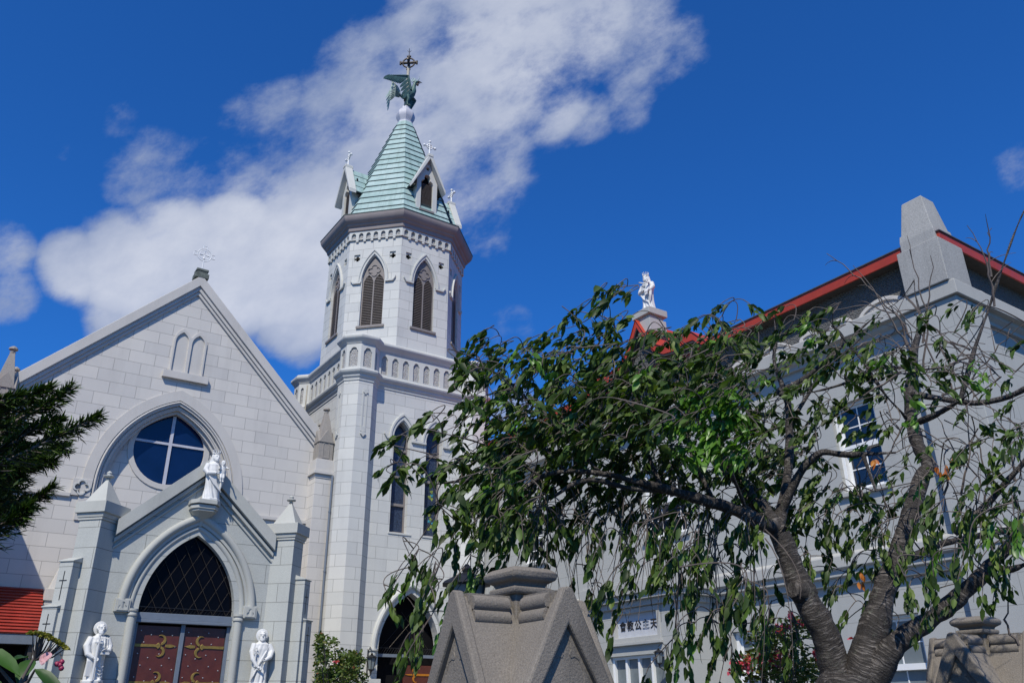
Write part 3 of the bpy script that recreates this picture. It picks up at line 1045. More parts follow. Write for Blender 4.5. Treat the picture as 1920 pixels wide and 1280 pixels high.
pieces(m, 'lattice', M['bronze'], tower)
dl = build(MB().fbox(T, DXC + .02, DXC + 1.15, .9, 3.16, -.46, -.40), 'door_leaf', M['door'], tower, bevel=.008)
m = MB()
hz = 2.86
m.plate([(DXC + .18, hz - .02), (DXC + .5, hz - .035), (DXC + 1.13, hz - .035), (DXC + 1.13, hz + .035), (DXC + .5, hz + .035), (DXC + .18, hz + .02), (DXC + .06, hz)], [], T, -.40, -.375)
for zz in (1, -1):
    cr = [(DXC + .48 - .12 * cos(-1.45 + 3.55 * i / 11), hz + zz * (.13 + .12 * sin(-1.45 + 3.55 * i / 11))) for i in range(12)]
    ci = [(DXC + .51 - .085 * cos(-1.15 + 3.2 * i / 11), hz + zz * (.14 + .085 * sin(-1.15 + 3.2 * i / 11))) for i in range(12)]
    m.plate(cr + ci[::-1], [], T, -.40, -.372)
build(m, 'hinge', M['orange'], dl, bevel=.006)

# ring mouldings, parapet with pebble-dashed panels, coping
prof = [(0, 12.80), (.03, 12.84), (.03, 12.90), (.09, 12.98), (.09, 13.04), (.16, 13.10), (.19, 13.16), (.20, 13.21), (.18, 13.25), (.06, 13.31)]
build(MB().loft([outline(o, z) for o, z in prof]), 'ring_moulding', M['tower_trim'], tower, smooth=30)
build(MB().loft([outline(-.055, 13.28), outline(-.055, 14.42)], cap=False), 'parapet_core', M['rough'], tower)
prof = [(-.02, 14.32), (.02, 14.32), (.03, 14.36), (.10, 14.44), (.15, 14.50), (.17, 14.56), (.16, 14.62), (.10, 14.68), (-.05, 14.74), (-.28, 14.74)]
build(MB().loft([outline(o, z, .34 if o > -.2 else .34) for o, z in prof]), 'parapet_coping', M['tower_trim'], tower, smooth=35)
par = MB()
ol = outline(0, 0)
for i in range(24):
    a, b = ol[i], ol[(i + 1) % 24]
    L = (b - a).length
    t = (b - a).normalized()
    n = Vector((t.y, -t.x, 0))
    fr = frame((a.x, a.y, 0), t, n)
    if i % 6 == 5:
        k = 8
        holes = [shoulder(L * (j + .5) / k, .135, 13.40, 14.02) for j in range(k)]
    elif i % 6 in (0, 4):
        holes = [shoulder(min(.16, L * .45), .06, 13.40, 14.06)] if L > .2 else []
    else:
        holes = [shoulder(L / 2, .165, 13.40, 14.00)]
    par.plate([(0, 13.29), (L, 13.29), (L, 14.36), (0, 14.36)], holes, fr, -.055, 0)
build(par, 'parapet_panelling', M['tower_trim'], tower, bevel=.006)
# carved slots on the turrets
sl = MB()
for i in (1, 3):
    a, b = ol[i], ol[i + 1]
    t = (b - a).normalized()
    fr = frame((a.x, a.y, 0), t, Vector((t.y, -t.x, 0)))
    L = (b - a).length
    sl.plate([(L / 2 - .10, 10.9), (L / 2 + .10, 10.9), (L / 2 + .10, 12.55), (L / 2 - .10, 12.55)], [[(L / 2 - .045, 11.08), (L / 2 + .045, 11.08), (L / 2 + .045, 12.28), (L / 2 - .045, 12.28)]], fr, -.01, .018)
    sl.plate(quatrefoil(L / 2, 12.41, .10), [], fr, .018, .04)
    sl.plate(quatrefoil(L / 2, 10.82, .11), [], fr, -.01, .05)
build(sl, 'carved_slot', M['tower_trim'], tower, bevel=.006)
# drain pipe on the church side
sx_, sy_ = ol[1].x, ol[1].y
m = MB().tube([(sx_ - .06, YF - .70, .9), (sx_ - .06, YF - .70, 9.3)], .04, 10)
for z in (2.0, 4.0, 6.0, 8.0):
    m.tube([(sx_ - .06, YF - .70, z), (sx_ - .06, YF - .70, z + .05)], .055, 10)
build(m, 'drain_pipe', M['steel'], tower, smooth=40)
m = MB().tube([(10.9, 31.0, 12.6), (10.9, 31.0, 14.0)], .03, 8).tube([(10.2, 32.4, 13.4), (10.2, 32.4, 14.3)], .03, 8)
pieces(m, 'roof_conduit', M['pole'], tower, smooth=40)
m = MB().fbox(T, 13.90, 14.06, 10.16, 10.30, -.02, .10)
m.tube([T(13.98, 10.22, .05), T(13.92, 10.12, .28)], .05, 8)
build(m, 'wall_floodlight', M['ball'], tower, smooth=40)

# octagonal belfry
RB = 2.95
AP = RB * cos(pi / 8)


def octo(r, z, n=8):
    return [Vector((TX + r * sin(pi / 8 + 2 * pi * k / n), TY - r * cos(pi / 8 + 2 * pi * k / n), z)) for k in range(n)]


bel, ttr, arc, hood = MB(), MB(), MB(), MB()
SL = 2 * RB * sin(pi / 8)
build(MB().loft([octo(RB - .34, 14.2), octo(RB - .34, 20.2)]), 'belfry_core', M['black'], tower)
trim_parts = []
for k in range(8):
    a = k * pi / 4
    n = Vector((sin(a), -cos(a), 0))
    t = Vector((cos(a), sin(a), 0))
    fr = frame((TX + n.x * AP, TY + n.y * AP, 0), t, n)
    hs = SL / 2
    wh = archhole(0, .48, 15.72, 17.85, 18.92, 10)
    boxes = []
    for sx in (-1, 1):
        c = sx * .77
        boxes.append([(c - .13, 18.72), (c + .13, 18.72), (c + .13, 19.04), (c - .13, 19.04)])
    bel.plate([(-hs, 14.2), (hs, 14.2), (hs, 19.72), (-hs, 19.72)], [wh] + boxes, fr, -.32, 0)
    for sx in (-1, 1):
        c = sx * .77
        ttr.plate([(c - .14, 18.70), (c + .14, 18.70), (c + .14, 19.05), (c - .14, 19.05)], [quatrefoil(c, 18.86, .13, 5)], fr, -.10, -.05)
    # tracery: two louvred lights under a round quatrefoil
    wn_ = MB().plate([(-.48, 15.72)] + arch(0, .48, 17.85, 18.92, 10) + [(.48, 15.72)],
                     [[(-.43, 15.78), (-.025, 15.78), (-.025, 17.75), (-.10, 17.95), (-.225, 18.07), (-.34, 17.95), (-.43, 17.75)],
                      [(.025, 15.78), (.43, 15.78), (.43, 17.75), (.34, 17.95), (.225, 18.07), (.10, 17.95), (.025, 17.75)]], fr, -.16, -.085)
    wn_.plate(quatrefoil(0, 18.26, .27), [quatrefoil(0, 18.26, .235)], fr, -.085, -.055)
    win = build(wn_, 'belfry_window', M['louvre_frame'], tower, bevel=.008)
    lo = MB()
    nl = 30
    for i in range(nl):
        z = 15.80 + i * (2.22 / nl)
        fw = 1.0 if z < 17.7 else max(.25, 1 - (z - 17.7) / .5)
        for c in (-.2275, .2275):
            w2 = .205 * fw
            lo.add([fr(c - w2, z, -.095), fr(c + w2, z, -.095), fr(c + w2, z + .05, -.19), fr(c - w2, z + .05, -.19), fr(c - w2, z + .026, -.095), fr(c + w2, z + .026, -.095), fr(c + w2, z + .076, -.19), fr(c - w2, z + .076, -.19)],
                   [(0, 1, 2, 3), (7, 6, 5, 4), (0, 4, 5, 1), (2, 6, 7, 3), (0, 3, 7, 4), (1, 5, 6, 2)])
    build(lo, 'louvre', M['louvre'], win)
    build(MB().fbox(fr, -.58, .58, 15.62, 15.72, -.25, .07), 'sill', M['louvre_frame'], win, bevel=.008)
    hd = MB()
    hd.band(arch(0, .64, 17.72, 19.20, 12), arch(0, .50, 17.72, 18.98, 12), fr, -.02, .05)
    hd.band(arch(0, .645, 17.72, 19.21, 12), arch(0, .59, 17.72, 19.12, 12), fr, -.02, .085)
    for sx in (-1, 1):
        hd.fbox(fr, min(sx * .52, sx * .86), max(sx * .52, sx * .86), 17.64, 17.72, -.02, .08)
        hd.plate([(sx * .86, 17.64), (sx * .86, 17.72), (sx * .97, 17.88), (sx * .97, 17.80)], [], fr, -.02, .08)
    build(hd, 'hood_mould', M['tower_trim'], tower, bevel=.008)
    ns = 7
    st_ = SL / ns
    hl = [archhole(-hs + st_ * (j + .5), .095, 19.76, 19.93, 20.04, 4) for j in range(ns)]
    arc.plate([(-hs - .03, 19.72), (hs + .03, 19.72), (hs + .03, 20.14), (-hs - .03, 20.14)], hl, fr, -.01, .07)
    for j in range(ns):
        c = -hs + st_ * (j + 1)
        if j < ns - 1:
            arc.fbox(fr, c - .055, c + .055, 19.63, 19.72, -.01, .068)
build(bel, 'belfry_wall', M['tower'], tower)
pieces(ttr, 'trefoil_panel', M['tower_trim'], tower)
build(arc, 'arcaded_frieze', M['tower_trim'], tower, bevel=.006)
build(MB().loft([octo(RB - .005, 19.71), octo(RB - .005, 20.14)], cap=False), 'frieze_ground', M['rough'], tower)
cp = [(RB + .06, 20.12), (RB + .13, 20.15), (RB + .15, 20.22), (RB + .15, 20.30), (RB + .24, 20.36), (RB + .26, 20.42), (RB + .33, 20.46), (RB + .42, 20.58), (RB + .46, 20.68), (RB + .47, 20.76), (RB + .47, 20.80), (RB + .3, 20.86), (RB - .1, 20.95)]
build(MB().loft([octo(r, z) for r, z in cp]), 'cornice', M['cornice'], tower, smooth=25)
build(MB().loft([octo(RB + .475, 20.765), octo(RB + .485, 20.775), octo(RB + .485, 20.815), octo(RB + .2, 20.88)]), 'gutter_edge', M['copper_lip'], tower)
# copper spire in overlapping courses
NR, Z0, Z1, R0, R1 = 18, 20.95, 27.75, 3.0, .40
spm, lipm = MB(), MB()
for i in range(NR):
    za, zb = Z0 + (Z1 - Z0) * i / NR, Z0 + (Z1 - Z0) * (i + 1) / NR
    ra, rb = R0 + (R1 - R0) * i / NR, R0 + (R1 - R0) * (i + 1) / NR
    spm.loft([octo(ra + .035, za), octo(rb + .010, zb)], cap=False)
    lipm.loft([octo(ra - .05, za - .004), octo(ra + .040, za - .004), octo(ra + .044, za + .022), octo(ra + .03, za + .030)], cap=False)
build(spm, 'spire_roof', M['copper'], tower)
build(lipm, 'spire_drip', M['copper_lip'], tower)
bl = [(.42, 27.68), (.40, 27.80), (.34, 27.86), (.36, 27.95), (.44, 28.10), (.47, 28.26), (.45, 28.42), (.37, 28.56), (.27, 28.63), (.24, 28.70), (.24, 28.80), (.10, 28.82)]
build(MB().loft([octo(r, z) for r, z in bl]), 'spire_ball', M['ball'], tower, smooth=28)
# dormers on four faces
for k in range(4):
    a = k * pi / 2
    n = Vector((sin(a), -cos(a), 0))
    t = Vector((cos(a), sin(a), 0))
    fr = frame((TX + n.x * 2.62, TY + n.y * 2.62, 0), t, n)
    hole = [(-.29, 21.46), (-.29, 22.72), (-.30, 22.82), (-.26, 22.93), (-.17, 22.98), (-.14, 23.0), (-.15, 23.12), (-.11, 23.24), (0, 23.29), (.11, 23.24), (.15, 23.12), (.14, 23.0), (.17, 22.98), (.26, 22.93), (.30, 22.82), (.29, 22.72), (.29, 21.46)]
    dm = MB().plate([(-.50, 20.98), (.50, 20.98), (.50, 22.95), (0, 24.02), (-.50, 22.95)], [hole, circ(0, 23.60, .09, 10)], fr, -.22, 0)
    dm.fbox(fr, -.50, -.40, 20.98, 23.0, -1.3, -.22).fbox(fr, .40, .50, 20.98, 23.0, -1.3, -.22)
    dr = build(dm, 'dormer', M['tower_trim'], tower, bevel=.01)
    lo = MB()
    for i in range(24):
        z = 21.47 + i * .058
        lo.add([fr(-.28, z, -.08), fr(.28, z, -.08), fr(.28, z + .05, -.18), fr(-.28, z + .05, -.18), fr(-.28, z + .014, -.08), fr(.28, z + .014, -.08), fr(.28, z + .064, -.18), fr(-.28, z + .064, -.18)],
               [(0, 1, 2, 3), (7, 6, 5, 4), (0, 4, 5, 1), (2, 6, 7, 3), (0, 3, 7, 4), (1, 5, 6, 2)])
    build(lo, 'louvre', M['louvre'], dr)
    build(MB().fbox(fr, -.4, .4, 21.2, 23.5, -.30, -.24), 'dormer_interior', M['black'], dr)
    build(MB().fbox(fr, -.36, .36, 21.36, 21.455, -.15, .06), 'sill', M['louvre_frame'], dr, bevel=.008)
    rk = MB().plate([(-.80, 22.42), (0, 24.02), (.80, 22.42), (.80, 22.62), (.76, 22.68), (.10, 24.18), (-.10, 24.18), (-.76, 22.68), (-.80, 22.62)], [], fr, -.10, .24)
    build(rk, 'bargeboard', M['tower_trim'], dr, bevel=.02)
    rf, rl = MB(), MB()
    for sx in (-1, 1):
        for j in range(4):
            f0, f1 = j / 4, (j + 1) / 4
            xa, za = .80 * (1 - f0) , 22.55 + 1.62 * f0
            xb, zb = .80 * (1 - f1), 22.55 + 1.62 * f1
            rf.add([fr(sx * xa, za, -.09), fr(sx * xa, za, -1.9), fr(sx * xb, zb - .03, -1.9), fr(sx * xb, zb - .03, -.09)], [(0, 1, 2, 3)])
            rl.add([fr(sx * xa, za, -.09), fr(sx * xa, za, -1.9), fr(sx * (xa - .02), za - .04, -1.9), fr(sx * (xa - .02), za - .04, -.09)], [(0, 1, 2, 3)])
        rl.add([fr(sx * .8, 22.55, -.09), fr(sx * .8, 22.55, -1.7), fr(sx * .5, 22.62, -1.7), fr(sx * .5, 22.62, -.09)], [(0, 1, 2, 3)])
    build(rf, 'dormer_roof', M['copper'], dr)
    build(rl, 'dormer_drip', M['copper_lip'], dr)
    build(MB().fbox(fr, -.13, .13, 24.12, 24.27, -.13, .26), 'dormer_cap', M['tower_trim'], dr, bevel=.02)


def ring_cross(name, label, base, t, h, mat, arm, rr, thick=.022, group=None, inner=True):
    """slender cross with a ring round the crossing; t = direction of the arms"""
    base, t = Vector(base), Vector(t).normalized()
    n = Vector((t.y, -t.x, 0))
    fr = frame((base.x, base.y, 0), t, n)
    zc = base.z + h - arm
    m = MB()
    if inner:
        m.tube([fr(0, base.z, 0), fr(0, zc - rr, 0)], [thick * 1.3, thick], 8)
        pts = [fr(rr * cos(a), zc + rr * sin(a), 0) for a in [2 * pi * i / 28 for i in range(29)]]
        m.tube(pts, thick * .9, 8)
        pts = [fr(rr * .72 * cos(a), zc + rr * .72 * sin(a), 0) for a in [2 * pi * i / 28 for i in range(29)]]
        m.tube(pts, thick * .7, 8)
        for k in range(4):
            a = k * pi / 2
            d = (cos(a), sin(a))
            m.tube([fr(d[0] * rr * .15, zc + d[1] * rr * .15, 0), fr(d[0] * rr * .62, zc + d[1] * rr * .62, 0)], [thick * 1.0, thick * 1.9], 6)
            if k != 3:
                for s_ in (-1, 1):
                    q = (-d[1] * s_ * .075, d[0] * s_ * .075)
                    m.tube([fr(d[0] * rr + q[0], zc + d[1] * rr + q[1], 0), fr(d[0] * arm + q[0], zc + d[1] * arm + q[1], 0)], thick * .8, 6)
                m.tube([fr(d[0] * arm - d[1] * .085, zc + d[1] * arm + d[0] * .085, 0), fr(d[0] * arm + d[1] * .085, zc + d[1] * arm - d[0] * .085, 0)], thick * .8, 6)
    else:
        m.tube([fr(0, base.z, 0), fr(0, base.z + h, 0)], [thick * 1.5, thick], 8)
        m.tube([fr(-arm, zc, 0), fr(arm, zc, 0)], thick * 1.1, 8)
        for k in range(3):
            a = k * pi / 2
            m.ball(fr(arm * cos(a), zc + arm * sin(a), 0), thick * 2.2, 8)
        m.tube([fr(rr * cos(a), zc + rr * sin(a), 0) for a in [2 * pi * i / 20 for i in range(21)]], thick, 6)
    o = build(m, name, mat, smooth=60)
    return tag(o, label, 'cross', group)


ring_cross('gable_cross', 'thin white ringed cross on the peak of the church gable', (XC, YF, 16.22), (1, 0, 0), 1.03, M['white'], .37, .25, .017)
dl_ = ['small white cross on the dormer facing the viewer', 'small white cross on the dormer at the left flank of the spire', 'small white cross on the dormer at the right flank of the spire']
for lab, a in zip(dl_, (0, -pi / 2, pi / 2)):
    n = Vector((sin(a), -cos(a), 0))
    ring_cross('dormer_cross', lab, (TX + n.x * 2.70, TY + n.y * 2.70, 24.24), (cos(a), sin(a), 0), .78, M['white'], .27, .13, .030, 'white crosses on the spire dormers', False)

# pole with ringed iron cross, and the weathercock in front of it
sc_ = thing('spire_cross', 'dark ringed iron cross on a pale pole above the weathercock', 'cross', (TX + .06, TY + .1, 28.78))
px_, py_ = TX + .06, TY + .1
build(MB().tube([(px_, py_, 28.7), (px_, py_, 30.2), (px_, py_, 31.5)], [.13, .10, .075], 8), 'pole', M['pole'], sc_, smooth=50)
zc = 31.80
hx = Vector((.80, -.60, 0)).normalized()
hy = Vector((.60, .80, 0))
m = MB()
for ax in (hx,):
    fr = frame((px_, py_, 0), ax, Vector((ax.y, -ax.x, 0)))
    m.tube([fr(.30 * cos(a), zc + .30 * sin(a), 0) for a in [2 * pi * i / 24 for i in range(25)]], .04, 8)
    for k in range(4):
        a = k * pi / 2
        d = (cos(a), sin(a))
        m.tube([fr(0, zc, 0), fr(d[0] * .42, zc + d[1] * .42, 0)], [.06, .075], 8)
        m.tube([fr(d[0] * .42 - d[1] * .10, zc + d[1] * .42 + d[0] * .10, 0), fr(d[0] * .42 + d[1] * .10, zc + d[1] * .42 - d[0] * .10, 0)], .05, 8)
fr = frame((px_, py_, 0), hy, Vector((hy.y, -hy.x, 0)))
m.tube([fr(-.34, zc, 0), fr(.34, zc, 0)], .05, 8)
m.tube([fr(.28 * cos(a), zc + .28 * sin(a), 0) for a in [2 * pi * i / 24 for i in range(25)]], .033, 8)
m.tube([(px_, py_, zc + .4), (px_, py_, zc + .9)], [.025, .012], 6)
for k in range(3):
    a = k * 2.1
    m.tube([(px_, py_, zc + .68), (px_ + .11 * cos(a), py_ + .11 * sin(a), zc + .86)], .011, 5)
build(m, 'cross_head', M['bronze'], sc_, smooth=60)

ck = thing('weathercock', 'green copper cockerel with spread wings on the spire tip', 'weathercock', (TX, TY, 28.82))
ch = Vector((.95, -.32, 0)).normalized()            # heading
cs = Vector((ch.y, -ch.x, 0))                       # its right-hand side, towards the viewer
cb = Vector((TX + .02, TY - .12, 28.82))


def ckp(f, s_, u):
    return cb + ch * f + cs * s_ + Vector((0, 0, u))


m = MB()
m.tube([ckp(-.42, 0, .62), ckp(-.25, 0, .58), ckp(0, 0, .66), ckp(.17, 0, .85), ckp(.25, 0, 1.08), ckp(.27, 0, 1.30), ckp(.30, 0, 1.50), ckp(.36, 0, 1.62), ckp(.44, 0, 1.66)],
       [.04, .13, .195, .20, .155, .10, .085, .095, .055], 12)
for s_ in (-.11, .11):
    m.tube([ckp(-.05, s_, .6), ckp(.02, s_ * 1.1, .36), ckp(-.04, s_ * 1.1, .20), ckp(-.02, s_ * 1.1, .02)], [.13, .09, .045, .04], 8)
body = build(m, 'body', M['copper_dark'], ck, remesh=.022)
m = MB()
for s_ in (-.11, .11):
    for a in (-.5, 0, .5, pi):
        m.tube([ckp(-.02, s_ * 1.1, .04), ckp(-.02 + .17 * cos(a), s_ * 1.1 + .17 * sin(a), .0)], [.03, .012], 6)
build(m, 'claw', M['copper_dark'], ck, smooth=60)
m = MB()
for i, (f, u, l) in enumerate(((.18, 1.62, .14), (.24, 1.68, .17), (.31, 1.71, .19), (.38, 1.71, .16))):
    m.tube([ckp(f, 0, u - .04), ckp(f - .05, 0, u + l * .6), ckp(f - .10 - .02 * i, 0, u + l)], [.035, .028, .006], 6)
m.tube([ckp(.42, 0, 1.70), ckp(.50, 0, 1.86), ckp(.54, 0, 2.06)], [.03, .022, .005], 6)
build(m, 'comb', M['copper'], ck, smooth=60)
m = MB().tube([ckp(.43, .0, 1.67), ckp(.55, 0, 1.68), ckp(.68, 0, 1.64)], [.055, .035, .004], 8).tube([ckp(.43, .0, 1.62), ckp(.58, 0, 1.58)], [.04, .006], 8)
m.ball(ckp(.44, .0, 1.50), .075, 8, (1, .7, 1.3))
build(m, 'beak', M['bronze'], ck, smooth=60)


def feather(m, root, tip, wid, nrm, curve=.0):
    root, tip = Vector(root), Vector(tip)
    d = tip - root
    sd_ = d.cross(nrm).normalized()
    vs = []
    for i, (t_, w) in enumerate(((0, .5), (.3, .9), (.6, 1), (.85, .75), (1, .08))):
        p = root + d * t_ + nrm * (curve * sin(pi * t_) * d.length)
        for s_ in (-1, 1):
            for q in (0, .016):
                vs.append(p + sd_ * (s_ * wid * w * .5) + nrm * q)
    fs = []
    for i in range(4):
        o = i * 4
        fs += [(o, o + 4, o + 6, o + 2), (o + 1, o + 3, o + 7, o + 5), (o, o + 1, o + 5, o + 4), (o + 2, o + 6, o + 7, o + 3)]
    fs += [(0, 2, 3, 1), (16, 17, 19, 18)]
    m.add(vs, fs)


for s_ in (1, -1):
    m = MB()
    if s_ > 0:
        sh, el, tp, inw = ckp(.10, .2, .92), ckp(-.10, .36, 1.62), ckp(-1.0, .62, 1.22), ckp(-.34, .22, .66)
    else:
        sh, el, tp, inw = ckp(.14, -.2, .90), ckp(.42, -.34, .74), ckp(.16, -.40, .04), ckp(.0, -.22, .30)
    nr = (el - sh).cross(tp - sh).normalized()
    lead = [sh.lerp(el, t_ / 4) for t_ in range(4)] + [el.lerp(tp, t_ / 9) for t_ in range(10)]
    for i, p in enumerate(lead):
        t_ = i / (len(lead) - 1)
        tgt = p + ((tp - el) * .34 + (inw - el) * (.62 - .36 * t_)) * (1.0 - .25 * abs(t_ - .4))
        feather(m, p, tgt, .15, nr * (1 if i % 2 else .98), .03)
    m.tube(lead, [.07] * 4 + [.06, .055, .05, .05, .045, .04, .035, .03, .025, .02], 8)
    build(m, 'wing', M['copper_dark'], ck)
m = MB()
for i in range(9):
    a = -.65 + i * .16
    tipf = -1.15 + .12 * abs(i - 4) * .5
    rt_ = ckp(-.40, (i - 4) * .035, .62)
    pts = [rt_, ckp(-.62, (i - 4) * .06, .86 + a * .18), ckp(-.86, (i - 4) * .085, .78 + a * .45), ckp(tipf + .02 * i, (i - 4) * .10, .38 + a * .65)]
    for q in range(3):
        feather(m, pts[q], pts[q + 1] + (pts[q + 1] - pts[q]) * .12, .11 - .02 * q, cs, .02)
build(m, 'tail', M['copper'], ck)

# ------------------------------------------------------------------ annex (long grey stone house on the right)
AX, AY = 16.8, 7.85
annex = thing('rectory', 'long two storey grey granite rectory with red edged roof, behind the cherry tree', 'building', (AX, AY, .5))
A = frL(AX)
AF = frF(AY)
YE = 27.5
XE = 31.0


def rect(a0, a1, b0, b1):
    return [(a0, b0), (a1, b0), (a1, b1), (a0, b1)]


UPW = [(10.08, 11.20, 6.14, 8.22), (16.18, 17.86, 6.14, 8.22), (22.9, 24.1, 6.30, 8.25)]
GRW = [(10.0, 11.3, .95, 3.44), (14.12, 15.0, 1.2, 3.43), (21.0, 22.2, 1.2, 3.44)]
LW = MB().plate([(AY, .5), (YE, .5), (YE, 9.9), (AY, 9.9)], [rect(*w) for w in UPW + GRW], A, -.35, 0)
build(LW, 'side_wall', M['annex'], annex)
FW_ = [(20.5, 21.7, 6.14, 8.22), (25.5, 26.7, 6.14, 8.22), (20.5, 21.7, 1.2, 3.44)]
build(MB().plate([(AX, .5), (XE, .5), (XE, 9.9), (AX, 9.9)], [rect(*w) for w in FW_], AF, -.35, 0), 'end_wall', M['annex'], annex)
build(MB().box(AX + .6, XE, AY + .6, YE, .5, 10.9), 'rectory_interior', M['black'], annex)


def sash(fr, a0, a1, b0, b1, cols, parent, mid=None, glass='annex_glass', rows=2, deep=.2):
    """white sliding sash: lining, two sashes with crossed bars, sill"""
    mid = mid if mid is not None else (b0 + b1) / 2
    m = MB().plate(rect(a0, a1, b0, b1), [rect(a0 + .085, a1 - .085, b0 + .07, b1 - .06)], fr, -.33, -.02 - deep + .1)
    w = build(m, 'sash_window', M['white'], parent, bevel=.006)
    pm = MB()
    bm_ = MB()
    ia0, ia1 = a0 + .085, a1 - .085
    cw = (ia1 - ia0) / cols
    for c in range(cols):
        c0, c1 = ia0 + c * cw, ia0 + (c + 1) * cw
        for lo, hi, wz in ((b0 + .07, mid, -.26), (mid - .0, b1 - .06, -.20)):
            bm_.plate(rect(c0, c1, lo, hi), [rect(c0 + .055, c1 - .055, lo + .07, hi - .06)], fr, wz - .04, wz)
            cx_, cz_ = (c0 + c1) / 2, (lo + hi) / 2
            bm_.fbox(fr, cx_ - .014, cx_ + .014, lo + .07, hi - .06, wz - .035, wz - .008)
            bm_.fbox(fr, c0 + .055, cx_ - .015, cz_ - .014, cz_ + .014, wz - .035, wz - .009)
            bm_.fbox(fr, cx_ + .015, c1 - .055, cz_ - .014, cz_ + .014, wz - .035, wz - .009)
            pm.plate(rect(c0 + .05, c1 - .05, lo + .06, hi - .05), [], fr, wz - .03, wz - .022)
    bm_.fbox(fr, ia0, ia1, mid - .05, mid + .07, -.19, -.155)
    build(bm_, 'sash', M['white'], w, bevel=.004)
    build(pm, 'pane', M[glass], w)
    build(MB().fbox(fr, a0 - .10, a1 + .10, b0 - .10, b0 - .003, -.3, .09), 'sill', M['annex_trim'], w, bevel=.012)
    return w


for i, w in enumerate(UPW):
    sash(A, *w, 2 if i == 1 else 1, annex, 7.17)
for i, w in enumerate(GRW):
    sash(A, *w, 1, annex, 2.42, 'frosted')
for w in FW_:
    sash(AF, *w, 1, annex)


def corner_mould(prof, name, mat, x1=XE, y1=YE, bevel=.012):
    """moulding that runs along the side wall and turns onto the end wall; prof = (projection, z)"""
    m = MB()
    for (p0, z0), (p1, z1) in zip(prof[:-1], prof[1:]):
        pass
    rings = []
    for p, z in prof:
        rings.append((p, z))
    n = len(rings)
    path = [lambda p: (AX - p, y1), lambda p: (AX - p, AY - p), lambda p: (x1, AY - p)]
    vs = [Vector((*f(p), z)) for f in path for p, z in rings]
    fs = []
    for k in range(2):
        for i in range(n):
            j = (i + 1) % n
            fs.append((k * n + i, k * n + j, (k + 1) * n + j, (k + 1) * n + i))
    fs += [tuple(range(n)), tuple(2 * n + i for i in range(n))[::-1]]
    m.add(vs, fs)
    return build(m, name, mat, annex, bevel=bevel)


corner_mould([(-.1, 9.40), (.10, 9.40), (.10, 9.48), (.20, 9.55), (.22, 9.63), (.35, 9.63), (.35, 9.95), (.33, 9.97), (-.1, 9.97)], 'cornice', M['annex_trim'])
corner_mould([(-.1, 4.16), (.12, 4.16), (.12, 4.31), (.22, 4.33), (.22, 4.46), (.30, 4.50), (.30, 4.74), (.28, 4.78), (-.02, 4.88), (-.1, 4.88)], 'storey_band', M['annex_trim'])
corner_mould([(-.1, .5), (.12, .5), (.12, 1.0), (.0, 1.08), (-.1, 1.08)], 'base_course', M['annex_trim'])
# frieze under the eaves: dark pebble-dash, pale arched outlines
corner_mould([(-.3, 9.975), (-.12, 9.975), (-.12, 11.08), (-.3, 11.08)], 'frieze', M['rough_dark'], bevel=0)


def segarch(c, hw, z0, zs, rise, n=10):
    return [(c - hw, z0)] + [(c - hw + 2 * hw * i / n, zs + rise * sin(pi * i / n) ** .7) for i in range(n + 1)] + [(c + hw, z0)]


ar, arg = MB(), MB()
for fr, start, count, sgn in ((A, 9.45, 6, 1), (AF, AX + 1.75, 4, 1)):
    for k in range(count):
        c = start + k * 3.2
        for cc, hw, zs, rs in ((c, .66, 10.12, .32), (c + 1.12, .31, 10.22, .14), (c + 2.02, .31, 10.22, .14)):
            ar.plate(segarch(cc, hw, 9.975, zs, rs), [segarch(cc, hw - .11, 9.985, zs, rs - .10)], fr, -.125, -.075)
            arg.plate(segarch(cc, hw - .11, 9.985, zs, rs - .10), [], fr, -.125, -.112)
pieces(ar, 'arched_outline', M['facade_trim'], annex, bevel=.008)
pieces(arg, 'arched_panel', M['rough'], annex)
# eaves and hipped roof
ez = 11.16
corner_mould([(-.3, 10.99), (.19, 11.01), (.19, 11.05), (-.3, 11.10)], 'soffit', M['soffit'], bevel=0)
corner_mould([(.18, 10.98), (.22, 10.98), (.24, 11.215), (.18, 11.215)], 'fascia', M['red'], bevel=.006)
corner_mould([(.15, 11.218), (.265, 11.218), (.265, 11.245), (.15, 11.26)], 'drip_edge', M['roof_dark'], bevel=0)
rfm = MB()
rx, ry = AX - .25, AY - .25
rfm.add([(rx, YE, 11.25), (rx, ry, 11.25), (XE, ry, 11.25), (rx + 6, YE, 13.2), (rx + 6, ry + 6, 13.2), (XE, ry + 6, 13.2)], [(0, 1, 4, 3), (1, 2, 5, 4)])
build(rfm, 'roof', M['red'], annex)
# corner pilaster
build(MB().box(AX - .27, AX, AY - .27, AY + .93, .5, 9.62).box(AX, AX + .93, AY - .27, AY, .5, 9.62), 'corner_pilaster', M['annex'], annex, bevel=.012)
# stone pier standing on the corner of the cornice
ox, oy = 16.89, 8.085
pm = MB()


def sq(h, z, hx_=None):
    hx_ = hx_ or h
    return [Vector((ox - hx_, oy - h, z)), Vector((ox + hx_, oy - h, z)), Vector((ox + hx_, oy + h, z)), Vector((ox - hx_, oy + h, z))]


pm.loft([sq(.49, 9.97), sq(.49, 11.03)])
ob1 = build(pm, 'parapet_pier', M['obelisk'], annex, bevel=.015)
build(MB().loft([sq(.405, 11.03), sq(.405, 11.30), sq(.385, 11.46)]), 'pier_step', M['obelisk'], ob1, bevel=.012)
build(MB().loft([sq(.36, 11.46), sq(.245, 12.30), sq(.22, 12.33)]), 'pier_shaft', M['obelisk'], ob1, bevel=.012)
